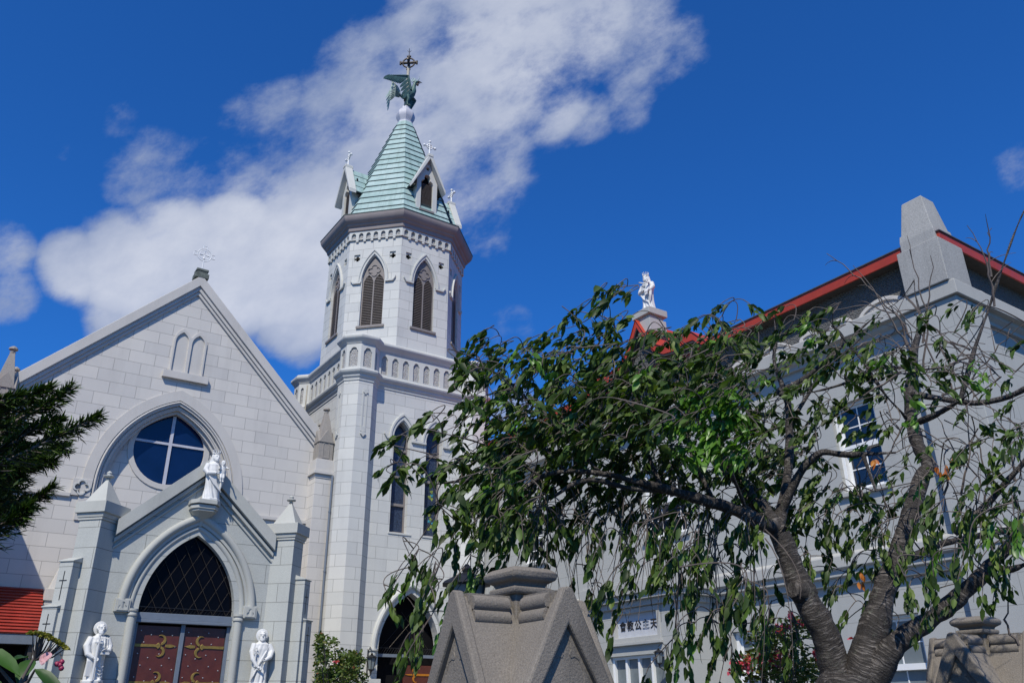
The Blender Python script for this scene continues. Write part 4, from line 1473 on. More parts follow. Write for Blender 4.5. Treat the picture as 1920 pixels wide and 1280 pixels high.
# entrance bay: porch, sign board, triple window
PX, P0, P1 = 15.5, 15.45, 18.72
PA = frL(PX)
SG = (16.22, 17.98, 3.36, 4.08)
m = MB().plate([(P0, .5), (P1, .5), (P1, 4.3), (P0, 4.3)], [rect(*SG), rect(16.12, 18.22, 1.9, 2.98)], PA, -.25, 0)
m.box(PX + .25, AX, P0, P0 + .25, .5, 4.3).box(PX + .25, AX, P1 - .25, P1, .5, 4.3)
porch = build(m, 'entrance_bay', M['annex'], annex)
m = MB()
for p, z0, z1 in ((.10, 4.16, 4.31), (.22, 4.31, 4.46), (.30, 4.46, 4.76)):
    m.box(PX - p, AX - .31, P0 - p, P1 + p, z0, z1)
m.box(PX - .25, AX - .31, P0 - .25, P1 + .25, 4.76, 4.82)
build(m, 'bay_cornice', M['annex_trim'], porch, bevel=.01)
m = MB().plate(rect(SG[0] - .06, SG[1] + .06, SG[2] - .06, SG[3] + .06), [rect(SG[0] + .06, SG[1] - .06, SG[2] + .06, SG[3] - .06)], PA, -.10, .03)
m.fbox(PA, SG[0] - .10, SG[1] + .10, SG[2] - .14, SG[2] - .062, -.1, .10)
sgn = build(m, 'sign_frame', M['annex_trim'], porch, bevel=.01)
build(MB().plate(rect(SG[0] + .03, SG[1] - .03, SG[2] + .03, SG[3] - .03), [], PA, -.14, -.09), 'sign_board', M['sign'], sgn)
cu = bpy.data.curves.new('sign_lettering', 'FONT')
cu.body = '\u6703\u6559\u516c\u4e3b\u5929'
cu.size = .26
cu.extrude = .006
cu.offset = .004
cu.align_x = 'CENTER'
cu.align_y = 'CENTER'
cu.space_character = 1.3
tmp = bpy.data.objects.new('tmp', cu)
C.objects.link(tmp)
bpy.context.view_layer.update()
tme = bpy.data.meshes.new_from_object(tmp.evaluated_get(bpy.context.evaluated_depsgraph_get()))
bpy.data.objects.remove(tmp)
zs_ = [v.co.x for v in tme.vertices] or [0]
off = org(sgn)
for v in tme.vertices:
    x, y, z = v.co
    v.co = PA(17.10 - x, 3.70 + y, -.082 + z) - off
tme.name = 'sign_lettering'
link('sign_lettering', tme, M['ink'], sgn)
m = MB().plate(rect(16.12, 18.22, 1.9, 2.98), [rect(16.20, 16.66, 1.98, 2.90), rect(16.73, 17.15, 1.98, 2.90), rect(17.22, 17.64, 1.98, 2.90), rect(17.71, 18.14, 1.98, 2.90)], PA, -.24, -.10)
tw = build(m, 'mullioned_window', M['white'], porch, bevel=.006)
build(MB().plate(rect(16.18, 18.16, 1.95, 2.92), [], PA, -.22, -.19), 'pane', M['frosted'], tw)
build(MB().fbox(PA, 16.05, 18.3, 1.82, 1.895, -.2, .09), 'sill', M['annex_trim'], tw, bevel=.01)
# upswept gable over the entrance bay
GX, GY = 16.28, 17.05
G = frL(GX)
half = [(2.75, 11.00), (2.45, 11.30), (2.25, 11.50), (1.9, 11.52), (1.5, 11.44), (1.05, 11.50), (.62, 11.74), (.25, 12.34), (0, 12.78)]
up = [(GY + a, z) for a, z in half] + [(GY - a, z) for a, z in half[-2::-1]]
dn = [(GY + a, z - (.26 if a < 2.6 else .12)) for a, z in half] + [(GY - a, z - (.26 if a < 2.6 else .12)) for a, z in half[-2::-1]]
gw = MB().plate(dn + [(GY - 2.6, 10.9), (GY + 2.6, 10.9)], [], G, -1.6, -.30)
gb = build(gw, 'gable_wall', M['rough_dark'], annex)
build(MB().band(up, dn, G, -.06, .0), 'gable_fascia', M['red'], gb, bevel=.006)
build(MB().band(dn, [(p[0], p[1] - .06) for p in dn], G, -.32, -.02), 'gable_soffit', M['soffit'], gb)
gr = MB()
for (a0, z0), (a1, z1) in zip(up[:-1], up[1:]):
    gr.add([G(a0, z0 + .004, .03), G(a1, z1 + .004, .03), G(a1, z1 + .03, -3.2), G(a0, z0 + .03, -3.2)], [(0, 1, 2, 3)])
build(gr, 'gable_roof', M['red'], gb)
# pedestal for the roof statue
build(MB().box(16.40, 17.10, 16.55, 17.25, 12.3, 12.72).box(16.46, 17.04, 16.61, 17.19, 12.72, 12.86).box(16.36, 17.14, 16.51, 17.29, 12.86, 13.08), 'roof_pedestal', M['annex_trim'], annex, bevel=.015)


# ------------------------------------------------------------------ statues
def rot2(p, a):
    return Vector((p[0] * cos(a) - p[1] * sin(a), p[0] * sin(a) + p[1] * cos(a), p[2]))


def robe(m, prof, seed, lean=0.0, folds=(9, 15), amp=.05, diag=0.0, n=64, nz=46):
    """draped figure: prof = (z, half width, half depth); folds run down the cloth and deepen towards the hem"""
    rings = []
    zt, zb = prof[-1][0], prof[0][0]
    for i in range(nz + 1):
        z = zb + (zt - zb) * i / nz
        for (za, wa, da), (zc_, wc, dc) in zip(prof[:-1], prof[1:]):
            if za <= z <= zc_ + 1e-6:
                f = (z - za) / max(1e-6, zc_ - za)
                f = f * f * (3 - 2 * f)
                hw, hd_ = wa + (wc - wa) * f, da + (dc - da) * f
                break
        k = max(0, 1 - (z - zb) / (zt - zb) * 1.05)
        r = []
        for j in range(n):
            th = 2 * pi * j / n
            tw_ = th + diag * z
            q = sin(folds[0] * tw_ + seed + 1.2 * sin(2.3 * z + seed)) * .6 + sin(folds[1] * tw_ + 2 * seed + 2.0 * sin(3.1 * z)) * .4
            q = -abs(q) ** .75 * (1 if q < 0 else -.5)
            a_ = 1 + amp * (0.25 + .75 * k) * q
            if z > zt - .10:
                a_ = 1
            r.append(Vector((lean * (z - zb) + hw * cos(th) * a_, hd_ * sin(th) * a_, z)))
        rings.append(r)
    m.loft(rings)


def head(m, c, r, yaw=0.0, beard=False, hair=False, nod=0.0):
    c = Vector(c)

    def q(x, y, z):
        y2, z2 = y * cos(nod) + z * sin(nod), -y * sin(nod) + z * cos(nod)
        return c + rot2((x * r, y2 * r, z2 * r), yaw)
    m.loft([[q(w * cos(2 * pi * k / 14), d * sin(2 * pi * k / 14) + o, z) for k in range(14)] for w, d, o, z in
            ((.20, .22, -.38, -1.28), (.48, .5, -.26, -1.12), (.66, .72, -.10, -.75), (.76, .90, .02, -.2), (.80, .96, .04, .25), (.74, .90, .06, .7), (.5, .6, .08, 1.05), (.1, .12, .08, 1.2))])
    m.loft([[q(w * cos(2 * pi * k / 8), -.98 - pr + .16 * sin(2 * pi * k / 8) + .1, z) for k in range(8)] for w, pr, z in ((.15, .12, -.42), (.19, .26, -.34), (.11, .16, .02), (.06, .0, .3))])       # nose
    for s_ in (-1, 1):
        m.tube([q(s_ * .12, -.95, .30), q(s_ * .38, -.88, .36), q(s_ * .60, -.68, .24)], r * .10, 6)                       # brow
        m.ball(q(s_ * .34, -.80, .10), r * .12, 8)                                                                     # eye
        m.tube([q(s_ * .80, .0, .2), q(s_ * .86, .05, -.1), q(s_ * .80, .0, -.35)], r * .10, 6)                         # ear
    m.tube([q(-.28, -.80, -.62), q(0, -.92, -.58), q(.28, -.80, -.62)], r * .085, 6)                                     # mouth
    m.tube([q(-.2, -.82, -.76), q(0, -.90, -.76), q(.2, -.82, -.76)], r * .08, 6)
    if beard:
        R3 = random.Random(5)
        for i in range(22):
            a = -pi / 2 + (i % 11 - 5) * .22
            z = -.75 - .22 * (i // 11)
            m.tube([q(.72 * cos(a), .72 * sin(a), z + .3), q(.66 * cos(a) + R3.uniform(-.05, .05), .80 * sin(a), z - .15), q(.35 * cos(a), .75 * sin(a) - .05, z - .62)], [r * .14, r * .15, r * .05], 6)
    if hair:
        R3 = random.Random(9)
        for i in range(46):
            a, z = R3.uniform(0, 2 * pi), R3.uniform(-.5, 1.1)
            if sin(a) < -.45 and z < .62:
                continue
            rr = sqrt(max(.05, 1.15 - max(0, z) ** 2 * .8))
            m.ball(q(.86 * rr * cos(a), .96 * rr * sin(a) + .08, z), r * R3.uniform(.18, .27), 7)


def hand(m, wrist, d, nrm, s=1.0, curl=.7):
    """palm, four unequal bent fingers and a thumb from the side of the palm"""
    wrist, d, nrm = Vector(wrist), Vector(d).normalized(), Vector(nrm).normalized()
    side = d.cross(nrm).normalized()
    pl = .062 * s
    m.tube([wrist - d * .01, wrist + d * pl * .5, wrist + d * pl], [.020 * s, .030 * s, .027 * s], 8)
    for i, ln in enumerate((.052, .060, .056, .042)):
        o = wrist + d * pl * .9 + side * (i - 1.5) * .0165 * s
        a = o + d * ln * .45 * s - nrm * .004
        b = a + (d * cos(curl) - nrm * sin(curl)) * ln * .35 * s
        e_ = b + (d * cos(curl * 1.9) - nrm * sin(curl * 1.9)) * ln * .3 * s
        m.tube([o, a, b, e_], [.0098 * s, .0092 * s, .0086 * s, .0062 * s], 6)
    o = wrist + d * pl * .35 - side * .026 * s
    m.tube([o, o + (d * .6 - side * .8).normalized() * .026 * s, o + (d * .9 - side * .5).normalized() * .052 * s], [.0115 * s, .0105 * s, .007 * s], 6)


def statue(name, label, cat, base, yaw, kind, h=1.32):
    k = h / 1.32
    root = thing(name, label, cat, base)
    base = Vector(base)

    def put(m):
        m.v = [tuple(base + rot2((p[0] * k, p[1] * k, p[2] * k), yaw)) for p in m.v]
        return m
    m = MB()
    if kind == 'madonna':
        robe(m, [(0, .225, .19), (.06, .215, .185), (.35, .185, .155), (.62, .195, .15), (.80, .225, .155), (.96, .205, .135), (1.03, .11, .10), (1.06, .07, .075)], 1.3, 0, (8, 13), .16, 1.2)
        for s_ in (-1, 1):      # arms under the mantle
            m.tube([(s_ * .17, .01, .97), (s_ * .235, -.03, .80), (s_ * .20, -.12, .70), (s_ * .06 + .05, -.195, .72)], [.085, .085, .07, .045], 10)
        for i in range(7):      # mantle folds gathered over the forearm
            m.tube([(-.21 + i * .012, -.04 - i * .012, .86 - i * .02), (-.16 + i * .03, -.14, .62 - i * .02), (-.02 + i * .035, -.19, .40 - i * .03)], [.018, .022, .010], 6)
        m.tube([(.20, -.10, .70), (.20, -.12, .5), (.17, -.12, .3)], [.06, .045, .015], 8)
        head(m, (-.01, -.045, 1.165), .098, .25, nod=.28)
        # veil
        m.loft([[Vector((w * cos(a) - .01, d * sin(a) + o, z)) for a in [pi * (-.12) + (pi * 1.24) * i / 16 for i in range(17)] + [pi * 1.12 - (pi * 1.24) * i / 16 for i in range(17)]] if False else
                [Vector((w * cos(2 * pi * i / 20) - .01, d * sin(2 * pi * i / 20) + o, z)) for i in range(20)] for w, d, o, z in
                ((.19, .09, .075, .80), (.175, .09, .07, .95), (.125, .085, .055, 1.08), (.108, .085, .035, 1.18), (.10, .085, .02, 1.25), (.06, .06, .0, 1.30), (.02, .02, 0, 1.315))])
        hand(m, (.07, -.20, .71), (-1, -.25, .05), (0, 1, .2), 1.0, .5)
        hand(m, (.10, -.19, .80), (-.7, -.6, .3), (.4, .6, .2), 1.0, .6)
        build(put(m), 'figure', M['marble'], root, remesh=.0085 * k)
        m = MB()
        robe(m, [(.66, .075, .07), (.78, .085, .075), (.90, .075, .06), (.96, .04, .04)], .4, 0, (6, 9), .08, 0, 32, 16)
        m.v = [(x + .155, y - .165, z) for x, y, z in m.v]
        head(m, (.15, -.185, 1.02), .066, .15)
        m.tube([(.09, -.18, .92), (.04, -.25, .93), (-.01, -.30, .95)], [.03, .024, .018], 8)
        m.tube([(.22, -.18, .92), (.27, -.24, .88), (.25, -.30, .86)], [.03, .024, .018], 8)
        for x_ in (.12, .18):
            m.tube([(x_, -.20, .70), (x_ - .01, -.25, .60), (x_ - .01, -.24, .52), (x_ - .01, -.28, .49)], [.045, .035, .024, .018], 8)
        hand(m, (-.01, -.30, .95), (-.7, -.6, .3), (0, -.3, 1), .62, .3)
        hand(m, (.25, -.30, .86), (-.2, -1, 0), (0, 0, 1), .62, .4)
        build(put(m), 'child', M['marble'], root, remesh=.0075 * k)
        m = MB()
        pts = [(-.01 + .085 * cos(2 * pi * i / 24), -.02 + .08 * sin(2 * pi * i / 24), 1.285) for i in range(25)]
        m.tube(pts, .013, 6)
        for i in range(9):
            a = 2 * pi * i / 9
            m.tube([(-.01 + .085 * cos(a), -.02 + .08 * sin(a), 1.285), (-.01 + .10 * cos(a), -.02 + .095 * sin(a), 1.36)], [.016, .008], 6)
            m.ball((-.01 + .10 * cos(a), -.02 + .095 * sin(a), 1.37), .015, 6)
        build(put(m), 'crown', M['marble'], root, smooth=60)
    else:
        sw = kind == 'sword'
        robe(m, [(0, .20, .17), (.08, .205, .17), (.40, .19, .15), (.66, .20, .15), (.84, .23, .155), (.97, .21, .13), (1.04, .10, .09), (1.08, .065, .07)], 2.2 if sw else .7, 0, (7, 12) if sw else (9, 14), .15, .3 if sw else -1.0)
        head(m, (0, -.03, 1.185), .098, .22 if sw else -.25, beard=True, hair=True, nod=.10)
        if sw:
            m.tube([(-.18, .0, .98), (-.255, -.04, .78), (-.22, -.12, .60), (-.10, -.20, .52)], [.085, .09, .07, .04], 10)
            m.tube([(.18, .0, .98), (.25, -.03, .80), (.22, -.14, .68), (.13, -.20, .70)], [.08, .08, .062, .036], 10)
            hand(m, (-.10, -.20, .52), (.75, -.5, -.3), (0, 1, .2), 1.15, .9)
            hand(m, (.14, -.20, .69), (-.8, -.5, .1), (0, .6, .8), 1.1, .5)
            for i in range(6):
                m.tube([(-.24, -.02 - .02 * i, .75), (-.20 + .02 * i, -.14, .45), (-.20 + .03 * i, -.14, .12)], [.02, .024, .018], 6)
            for i in range(5):
                m.tube([(-.05 + i * .05, -.10, 1.0), (-.06 + i * .055, -.155, .86), (-.05 + i * .05, -.155, .72)], .010, 6)
            for i in range(4):
                m.tube([(.02, -.17, .36 - .075 * i), (.09, -.19, .31 - .075 * i), (.17, -.14, .35 - .075 * i)], .012, 6)
            m.tube([(.11, -.12, .06), (.10, -.2, .04), (.10, -.27, .03)], [.05, .045, .03], 8)
        else:
            m.tube([(-.18, .0, .98), (-.235, -.05, .78), (-.21, -.12, .60), (-.10, -.19, .42)], [.085, .08, .06, .038], 10)
            m.tube([(.18, .0, .98), (.26, -.04, .80), (.20, -.16, .66), (.08, -.20, .58)], [.08, .085, .066, .038], 10)
            hand(m, (-.10, -.19, .42), (.8, -.4, -.3), (0, 1, .2), 1.15, .8)
            hand(m, (.09, -.20, .58), (-.9, -.3, -.15), (0, .8, .5), 1.15, .6)
            for i in range(7):      # mantle slung from the left shoulder across the body
                m.tube([(.20 - .012 * i, -.05, .97 - .03 * i), (.08 - .02 * i, -.165, .76 - .045 * i), (-.06 - .02 * i, -.175, .50 - .05 * i), (-.17 - .008 * i, -.11, .26 - .03 * i)], [.012, .017, .017, .012], 6)
        build(put(m), 'figure', M['marble'], root, remesh=.0085 * k)
        m = MB()
        m.loft([[Vector((.155 * f * cos(2 * pi * i / 28), y, 1.20 + .165 * f * sin(2 * pi * i / 28))) for i in range(28)] for f, y in ((.9, .09), (1, .075), (1, .055), (.9, .045))])
        build(put(m), 'halo', M['marble'], root, smooth=40)
        m = MB()
        if sw:
            m.tube([(-.06, -.235, .02), (-.06, -.23, .84)], [.026, .036], 8).box(-.145, .025, -.262, -.205, .84, .875)
            m.tube([(-.06, -.23, .86), (-.06, -.225, 1.0)], [.021, .024], 8).ball((-.06, -.225, 1.02), .032, 8)
            build(put(m), 'sword', M['marble'], root, smooth=40)
            m = MB().box(.03, .22, -.25, -.20, .60, .64).box(.035, .215, -.245, -.20, .645, .66)
            build(put(m), 'book', M['marble'], root, bevel=.005)
        else:
            m.box(-.185, -.155, -.19, -.16, .42, .80).box(-.225, -.115, -.19, -.165, .74, .77)
            pts = [(-.17 + .035 * cos(2 * pi * i / 12), -.175, .84 + .04 * sin(2 * pi * i / 12)) for i in range(13)]
            m.tube(pts, .011, 6)
            build(put(m), 'key', M['marble'], root, smooth=40)
    m = MB()
    m.v = []
    m.lathe([(.25, -.02), (.25, .035), (.23, .05)], (0, 0, 0), 8, pi / 8)
    build(put(m), 'base', M['marble'], root, bevel=.006)
    return root


statue('madonna_statue', 'white crowned woman holding a child, on the corbel over the porch arch', 'statue', (XC + .10, YP - .27, 6.80), .10, 'madonna')
statue('saint_statue', 'white bearded saint with a sword, left of the red church doors', 'statue', (3.50, YP - .24, 2.34), .12, 'sword', 1.30)
statue('saint_statue', 'white saint with haloed head and slung mantle, right of the red church doors', 'statue', (7.38, YP - .24, 2.32), -.08, 'key', 1.32)
statue('roof_statue', 'white crowned mother and child statue on the rectory roof gable', 'statue', (16.75, 16.90, 13.08), -pi / 2 + .1, 'madonna', 1.36)


# ------------------------------------------------------------------ lamps
def lantern(name, label, c, s, wall=None):
    root = thing(name, label, 'lantern', c)
    c = Vector(c)
    m = MB()
    for k in range(6):
        a = k * pi / 3
        m.tube([c + Vector((.10 * s * cos(a), .10 * s * sin(a), -.22 * s)), c + Vector((.17 * s * cos(a), .17 * s * sin(a), .18 * s))], .011 * s, 5)
    m.lathe([(.12 * s, -.25 * s), (.12 * s, -.21 * s), (.03 * s, -.30 * s), (.02 * s, -.40 * s)], c, 6)
    m.lathe([(.17 * s, .17 * s), (.23 * s, .18 * s), (.21 * s, .20 * s), (.09 * s, .26 * s), (.04 * s, .28 * s), (.05 * s, .31 * s), (.015 * s, .35 * s)], c, 6)
    if wall is not None:
        wv = Vector(wall)
        m.tube([c + Vector((0, 0, -.36 * s)), c + wv * .5 + Vector((0, 0, -.48 * s)), c + wv + Vector((0, 0, -.30 * s))], .018 * s, 6)
        m.tube([c + Vector((0, 0, .40 * s)), c + wv * .5 + Vector((0, 0, .55 * s)), c + wv + Vector((0, 0, .42 * s))], .014 * s, 6)
        m.tube([c + wv + Vector((0, 0, .5 * s)), c + wv + Vector((0, 0, -.5 * s))], .02 * s, 6)
    build(m, 'lantern_frame', M['iron'], root, smooth=30)
    build(MB().lathe([(.095 * s, -.21 * s), (.16 * s, .175 * s)], c, 6), 'lantern_glass', M['frosted'], root)
    return root


lantern('wall_lantern', 'black iron lantern on the left jamb of the tower doorway', (12.40, YT - .34, 3.16), .9, (0, .32, 0))
lantern('wall_lantern', 'black iron lantern hanging at the edge of the rectory sign bay', (PX - .28, 16.02, 2.86), .62, (.27, 0, 0))
pl_ = lantern('post_lantern', 'glass street lantern on a post, half hidden behind the gate pillar', (4.58, 7.6, 2.60), 1.25)
build(MB().lathe([(.09, -2.6), (.09, -2.3), (.05, -2.2), (.045, -.5), (.07, -.46)], (4.58, 7.6, 2.60), 10), 'lamp_post', M['iron'], pl_, smooth=40)


# ------------------------------------------------------------------ gate pillars
def gate_pillar(label, cx, cy):
    root = thing('gate_pillar', label, 'gate pillar', (cx, cy, 0), 'granite gate pillars at the churchyard gate')
    a = .42
    m = MB().box(cx - a, cx + a, cy - a, cy + a, 0, 1.42)
    build(m, 'pillar_shaft', M['pillar'], root, bevel=.02)
    m = MB()
    zt = 2.20
    # crossing roofs of the four gablets
    for k in range(4):
        an = k * pi / 2
        t, n = Vector((cos(an), sin(an), 0)), Vector((sin(an), -cos(an), 0))
        fr = frame((cx, cy, 0), t, n)
        ap = [(-.44, 1.40), (.44, 1.40), (.035, zt), (-.035, zt)]
        m.plate(ap, [], fr, -.02, a)
    build(m, 'gablet_roof', M['pillar'], root, bevel=.012)
    for k in range(4):
        an = k * pi / 2
        t, n = Vector((cos(an), sin(an), 0)), Vector((sin(an), -cos(an), 0))
        fr = frame((cx, cy, 0), t, n)
        g = MB().plate([(-.46, 1.38), (.46, 1.38), (.034, zt + .02), (0, zt + .035), (-.034, zt + .02)], [[(-.352, 1.45), (.352, 1.45), (0, 2.04)]], fr, a - .02, a + .04)
        gb_ = build(g, 'gablet_face', M['pillar'], root, bevel=.014)
        lob = [(.125, 1.5), (.118, 1.74), (.108, 1.82), (.085, 1.868), (.055, 1.885), (.03, 1.878), (.016, 1.90), (.030, 1.925), (.028, 1.955), (.014, 1.985)]
        tre = [(-x, z) for x, z in lob] + [(0, 2.012)] + lob[::-1]
        tr = MB().plate([(-.348, 1.452), (.348, 1.452), (0, 2.034)], [], fr, a - .10, a - .035) if False else MB().plate([(-.348, 1.452), (.348, 1.452), (0, 2.036)], [[(x * .98, z - .012) for x, z in tre]], fr, a - .04, a + .004)
        build(tr, 'sunk_panel', M['pillar'], gb_, bevel=.005)
        build(MB().plate([(-.34, 1.455), (.34, 1.455), (0, 2.02)], [], fr, a - .10, a - .036), 'trefoil_carving', M['pillar'], gb_)
        # two round mouldings along the ridge
        rm = MB()
        for w, z_ in ((.095, 2.16), (.105, 2.085)):
            for s_ in (-1, 1):
                rm.tube([fr(s_ * (w - .035), z_, .14), fr(s_ * (w - .035), z_, a - .045)], .046, 10)
        rm.fbox(fr, -.06, .06, 2.06, 2.215, .1, a - .03)
        build(rm, 'ridge_roll', M['pillar'], root, smooth=50)

    def s4(h, z):
        return [Vector((cx + sx * h, cy + sy * h, z)) for sx, sy in ((-1, -1), (1, -1), (1, 1), (-1, 1))]

    m = MB().loft([s4(.115, 1.8), s4(.10, 2.20), s4(.10, 2.235)])
    m.loft([s4(.118, 2.225), s4(.132, 2.235), s4(.134, 2.262), s4(.115, 2.268)])
    m.loft([s4(.105, 2.26), s4(.112, 2.285), s4(.135, 2.30)])
    build(m, 'pillar_neck', M['pillar'], root, bevel=.008)
    m = MB().loft([s4(.13, 2.295), s4(.152, 2.308), s4(.164, 2.33), s4(.156, 2.355), s4(.125, 2.374), s4(.05, 2.382)])
    build(m, 'pillar_cap', M['pillar'], root, smooth=40, bevel=.02)
    return root


gate_pillar('weathered granite gate pillar with gabled head, in the centre foreground', 2.85, 4.12)
gate_pillar('weathered granite gate pillar at the right edge, dappled by tree shadow', 7.95, 4.20)

# ------------------------------------------------------------------ low buildings on the left
sp_ = thing('side_canopy', 'low red ribbed canopy roof over a dark doorway, left of the church porch', 'canopy', (1.2, 27.0, .85))
m = MB()
n_ = 15
for i in range(n_):
    f0, f1 = i / n_, (i + 1) / n_
    y0, z0, y1, z1 = 27.80 - 2.0 * f0, 5.02 - 1.38 * f0, 27.80 - 2.0 * f1, 5.02 - 1.38 * f1
    m.add([(-1.5, y0, z0 - .05), (2.62, y0, z0 - .05), (2.62, y1, z1 - .015), (-1.5, y1, z1 - .015), (-1.5, y1 + .03, z1 - .05), (2.62, y1 + .03, z1 - .05)], [(0, 1, 2, 3), (3, 2, 5, 4)])
build(m, 'ribbed_roof', plain('faded_red_ribbed_metal', (.29, .028, .016), .5, var=.25, scale=2), sp_)
build(MB().box(-1.5, 2.55, 25.84, 25.92, 3.34, 3.58), 'fascia', M['steel'], sp_, bevel=.01)
build(MB().box(-1.5, 2.5, 25.95, 27.8, 3.36, 3.42).box(2.40, 2.5, 25.95, 27.8, .85, 3.36), 'canopy_lining', M['soffit'], sp_)
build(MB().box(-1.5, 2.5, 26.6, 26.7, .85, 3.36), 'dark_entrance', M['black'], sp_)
wg = thing('side_wing', 'unseen side wing with a red roof, left of the church', 'building', (-4, 25, 0))  # out of view, added to cast the slanting eave shadow on the church front
build(MB().box(-8, -.1, 25.2, 27.7, 0, 8.8), 'wing_wall', M['annex'], wg)
m = MB()
m.plate([(.18, 8.92), (.18, 9.08), (-4, 11.2), (-8.4, 9.08), (-8.4, 8.92), (-4, 11.0)], [], lambda a, b, w: Vector((a, 25.05 - w, b)), -2.7, 0)
build(m, 'wing_roof', M['red'], wg, bevel=.01)


# ------------------------------------------------------------------ plants
LEFT = -RT


def leaf(m, base, d, L, wd, roll, R_, bend=.25, tint=None, fold=.22):
    """one leaf blade: eight vertices, folded along the midrib and drooping at the tip"""
    d = d.normalized()
    up = Vector((0, 0, 1)) if abs(d.z) < .93 else Vector((.8, .6, 0))
    sd_ = d.cross(up).normalized()
    nr = sd_.cross(d).normalized()
    sd_, nr = sd_ * cos(roll) + nr * sin(roll), nr * cos(roll) - sd_ * sin(roll)
    sp = []
    for t_ in (0, .3, .68, 1):
        sp.append(base + d * (L * t_) - nr * (bend * L * t_ * t_) + Vector((0, 0, -.08 * L * t_ * t_)))
    w1, w2 = L * wd * .5, L * wd * .42
    vs = [sp[0], sp[1] + sd_ * w1 + nr * (w1 * fold), sp[1], sp[1] - sd_ * w1 + nr * (w1 * fold), sp[2] + sd_ * w2 + nr * (w2 * fold), sp[2], sp[2] - sd_ * w2 + nr * (w2 * fold), sp[3]]
    m.add(vs, [(0, 2, 1), (0, 3, 2), (1, 2, 5, 4), (2, 3, 6, 5), (4, 5, 7), (5, 6, 7)], R_.random() if tint is None else tint)


def limb(m, pts, seg=4, n=10, R_=None, wob=.0):
    """smooth tapered limb through (point, radius) pairs"""
    P_ = [p for p, r in pts]
    r_ = [r for p, r in pts]
    path, rad = [], []
    k = len(P_)
    for i in range(k - 1):
        a, b, c, d = P_[max(0, i - 1)], P_[i], P_[i + 1], P_[min(k - 1, i + 2)]
        for j in range(seg):
            t_ = j / seg
            path.append(.5 * ((2 * b) + (c - a) * t_ + (2 * a - 5 * b + 4 * c - d) * t_ * t_ + (3 * b - a - 3 * c + d) * t_ ** 3))
            rad.append(r_[i] + (r_[i + 1] - r_[i]) * t_)
    path.append(P_[-1])
    rad.append(r_[-1])
    if R_ and wob:
        rad = [r * (1 + R_.uniform(-wob, wob)) for r in rad]
    m.tube(path, rad, n)
    return list(zip(path, rad))


RC = random.Random(21)
TD = 6.9                      # horizontal distance of the cherry trunk from the eye
cherry = thing('cherry_tree', 'dark leaved cherry tree with banded bark, spreading in front of the rectory', 'tree', at(1600, 1330, TD) * 1 - Vector((0, 0, at(1600, 1330, TD).z)))
tp = at(1600, 1330, TD)
trunk = MB()
trunk.uv = {}
nodes = []


def px_limb(mesh, lst, n=12, wob=.05):
    """(photo x, photo y, distance, radius in photo px)"""
    pts = [(at(u, v, d), (r * .56 if r > 12 else r * (.56 + .34 * (12 - r) / 12)) * (at(u, v, d) - EYE).dot(FW) / FPX) for u, v, d, r in lst]
    if pts[-1][1] > .010:            # run every limb out to a fine end
        dv = (pts[-1][0] - pts[-2][0]).normalized()
        for q in (1, 2, 3):
            pts.append((pts[-1][0] + dv * (6 * pts[-1][1] + .12) + Vector((RC.uniform(-.05, .05), RC.uniform(-.05, .05), RC.uniform(-.02, .06))), pts[-1][1] * (.62 if q < 3 else .2)))
    out = limb(mesh, pts, 5, n, RC, wob)
    nodes.extend(out)
    return out


trunk_pts = [(Vector((tp.x, tp.y, -.1)), .34), (Vector((tp.x, tp.y, .5)), .27), (at(1592, 1345, TD), .25), (at(1594, 1300, TD), .235), (at(1596, 1268, TD), .20)]
limb(trunk, trunk_pts, 4, 14, RC, .05)
px_limb(trunk, [(1582, 1310, TD, 62), (1562, 1240, TD, 50), (1545, 1185, TD - .05, 44), (1512, 1125, TD - .1, 42), (1492, 1080, TD - .1, 40), (1478, 1040, TD - .12, 33), (1462, 1000, TD - .15, 34), (1452, 985, TD - .15, 32)], 14)
trunk.tube([at(1510, 1112, TD - .08), at(1494, 1106, TD - .18), at(1486, 1104, TD - .22)], [.10, .085, .06], 10)       # old pruning stub
px_limb(trunk, [(1608, 1310, TD, 68), (1630, 1225, TD, 62), (1644, 1160, TD, 46), (1660, 1105, TD + .05, 36), (1676, 1062, TD + .1, 34), (1694, 1010, TD + .1, 31), (1712, 950, TD + .15, 28), (1728, 895, TD + .2, 25), (1741, 872, TD + .2, 23), (1722, 835, TD + .25, 21), (1708, 780, TD + .3, 19), (1706, 730, TD + .35, 17), (1712, 690, TD + .4, 14), (1716, 650, TD + .45, 9)], 14)
px_limb(trunk, [(1625, 1310, TD, 50), (1666, 1225, TD - .1, 42), (1700, 1190, TD - .1, 35), (1745, 1160, TD - .1, 30), (1790, 1126, TD - .1, 28), (1830, 1086, TD - .15, 26), (1872, 1044, TD - .15, 22), (1925, 990, TD - .2, 19), (1990, 930, TD - .25, 15)], 14)
px_limb(trunk, [(1455, 990, TD - .15, 30), (1425, 978, TD - .3, 24), (1385, 958, TD - .45, 22), (1340, 943, TD - .6, 21), (1290, 929, TD - .75, 17), (1240, 914, TD - .9, 15), (1190, 902, TD - 1.0, 12), (1140, 889, TD - 1.05, 9.5), (1090, 883, TD - 1.1, 8), (1050, 884, TD - 1.1, 7), (1015, 893, TD - 1.1, 5.5), (985, 915, TD - 1.1, 4), (968, 935, TD - 1.1, 2.5)])
px_limb(trunk, [(1250, 918, TD - .85, 10), (1180, 915, TD - 1.0, 10), (1120, 900, TD - 1.15, 8), (1080, 905, TD - 1.2, 5), (1040, 930, TD - 1.2, 3)])
px_limb(trunk, [(1455, 995, TD - .15, 27), (1470, 940, TD - .05, 20), (1478, 880, TD, 15), (1480, 820, TD + .05, 13), (1478, 770, TD + .1, 11), (1474, 742, TD + .1, 9)])
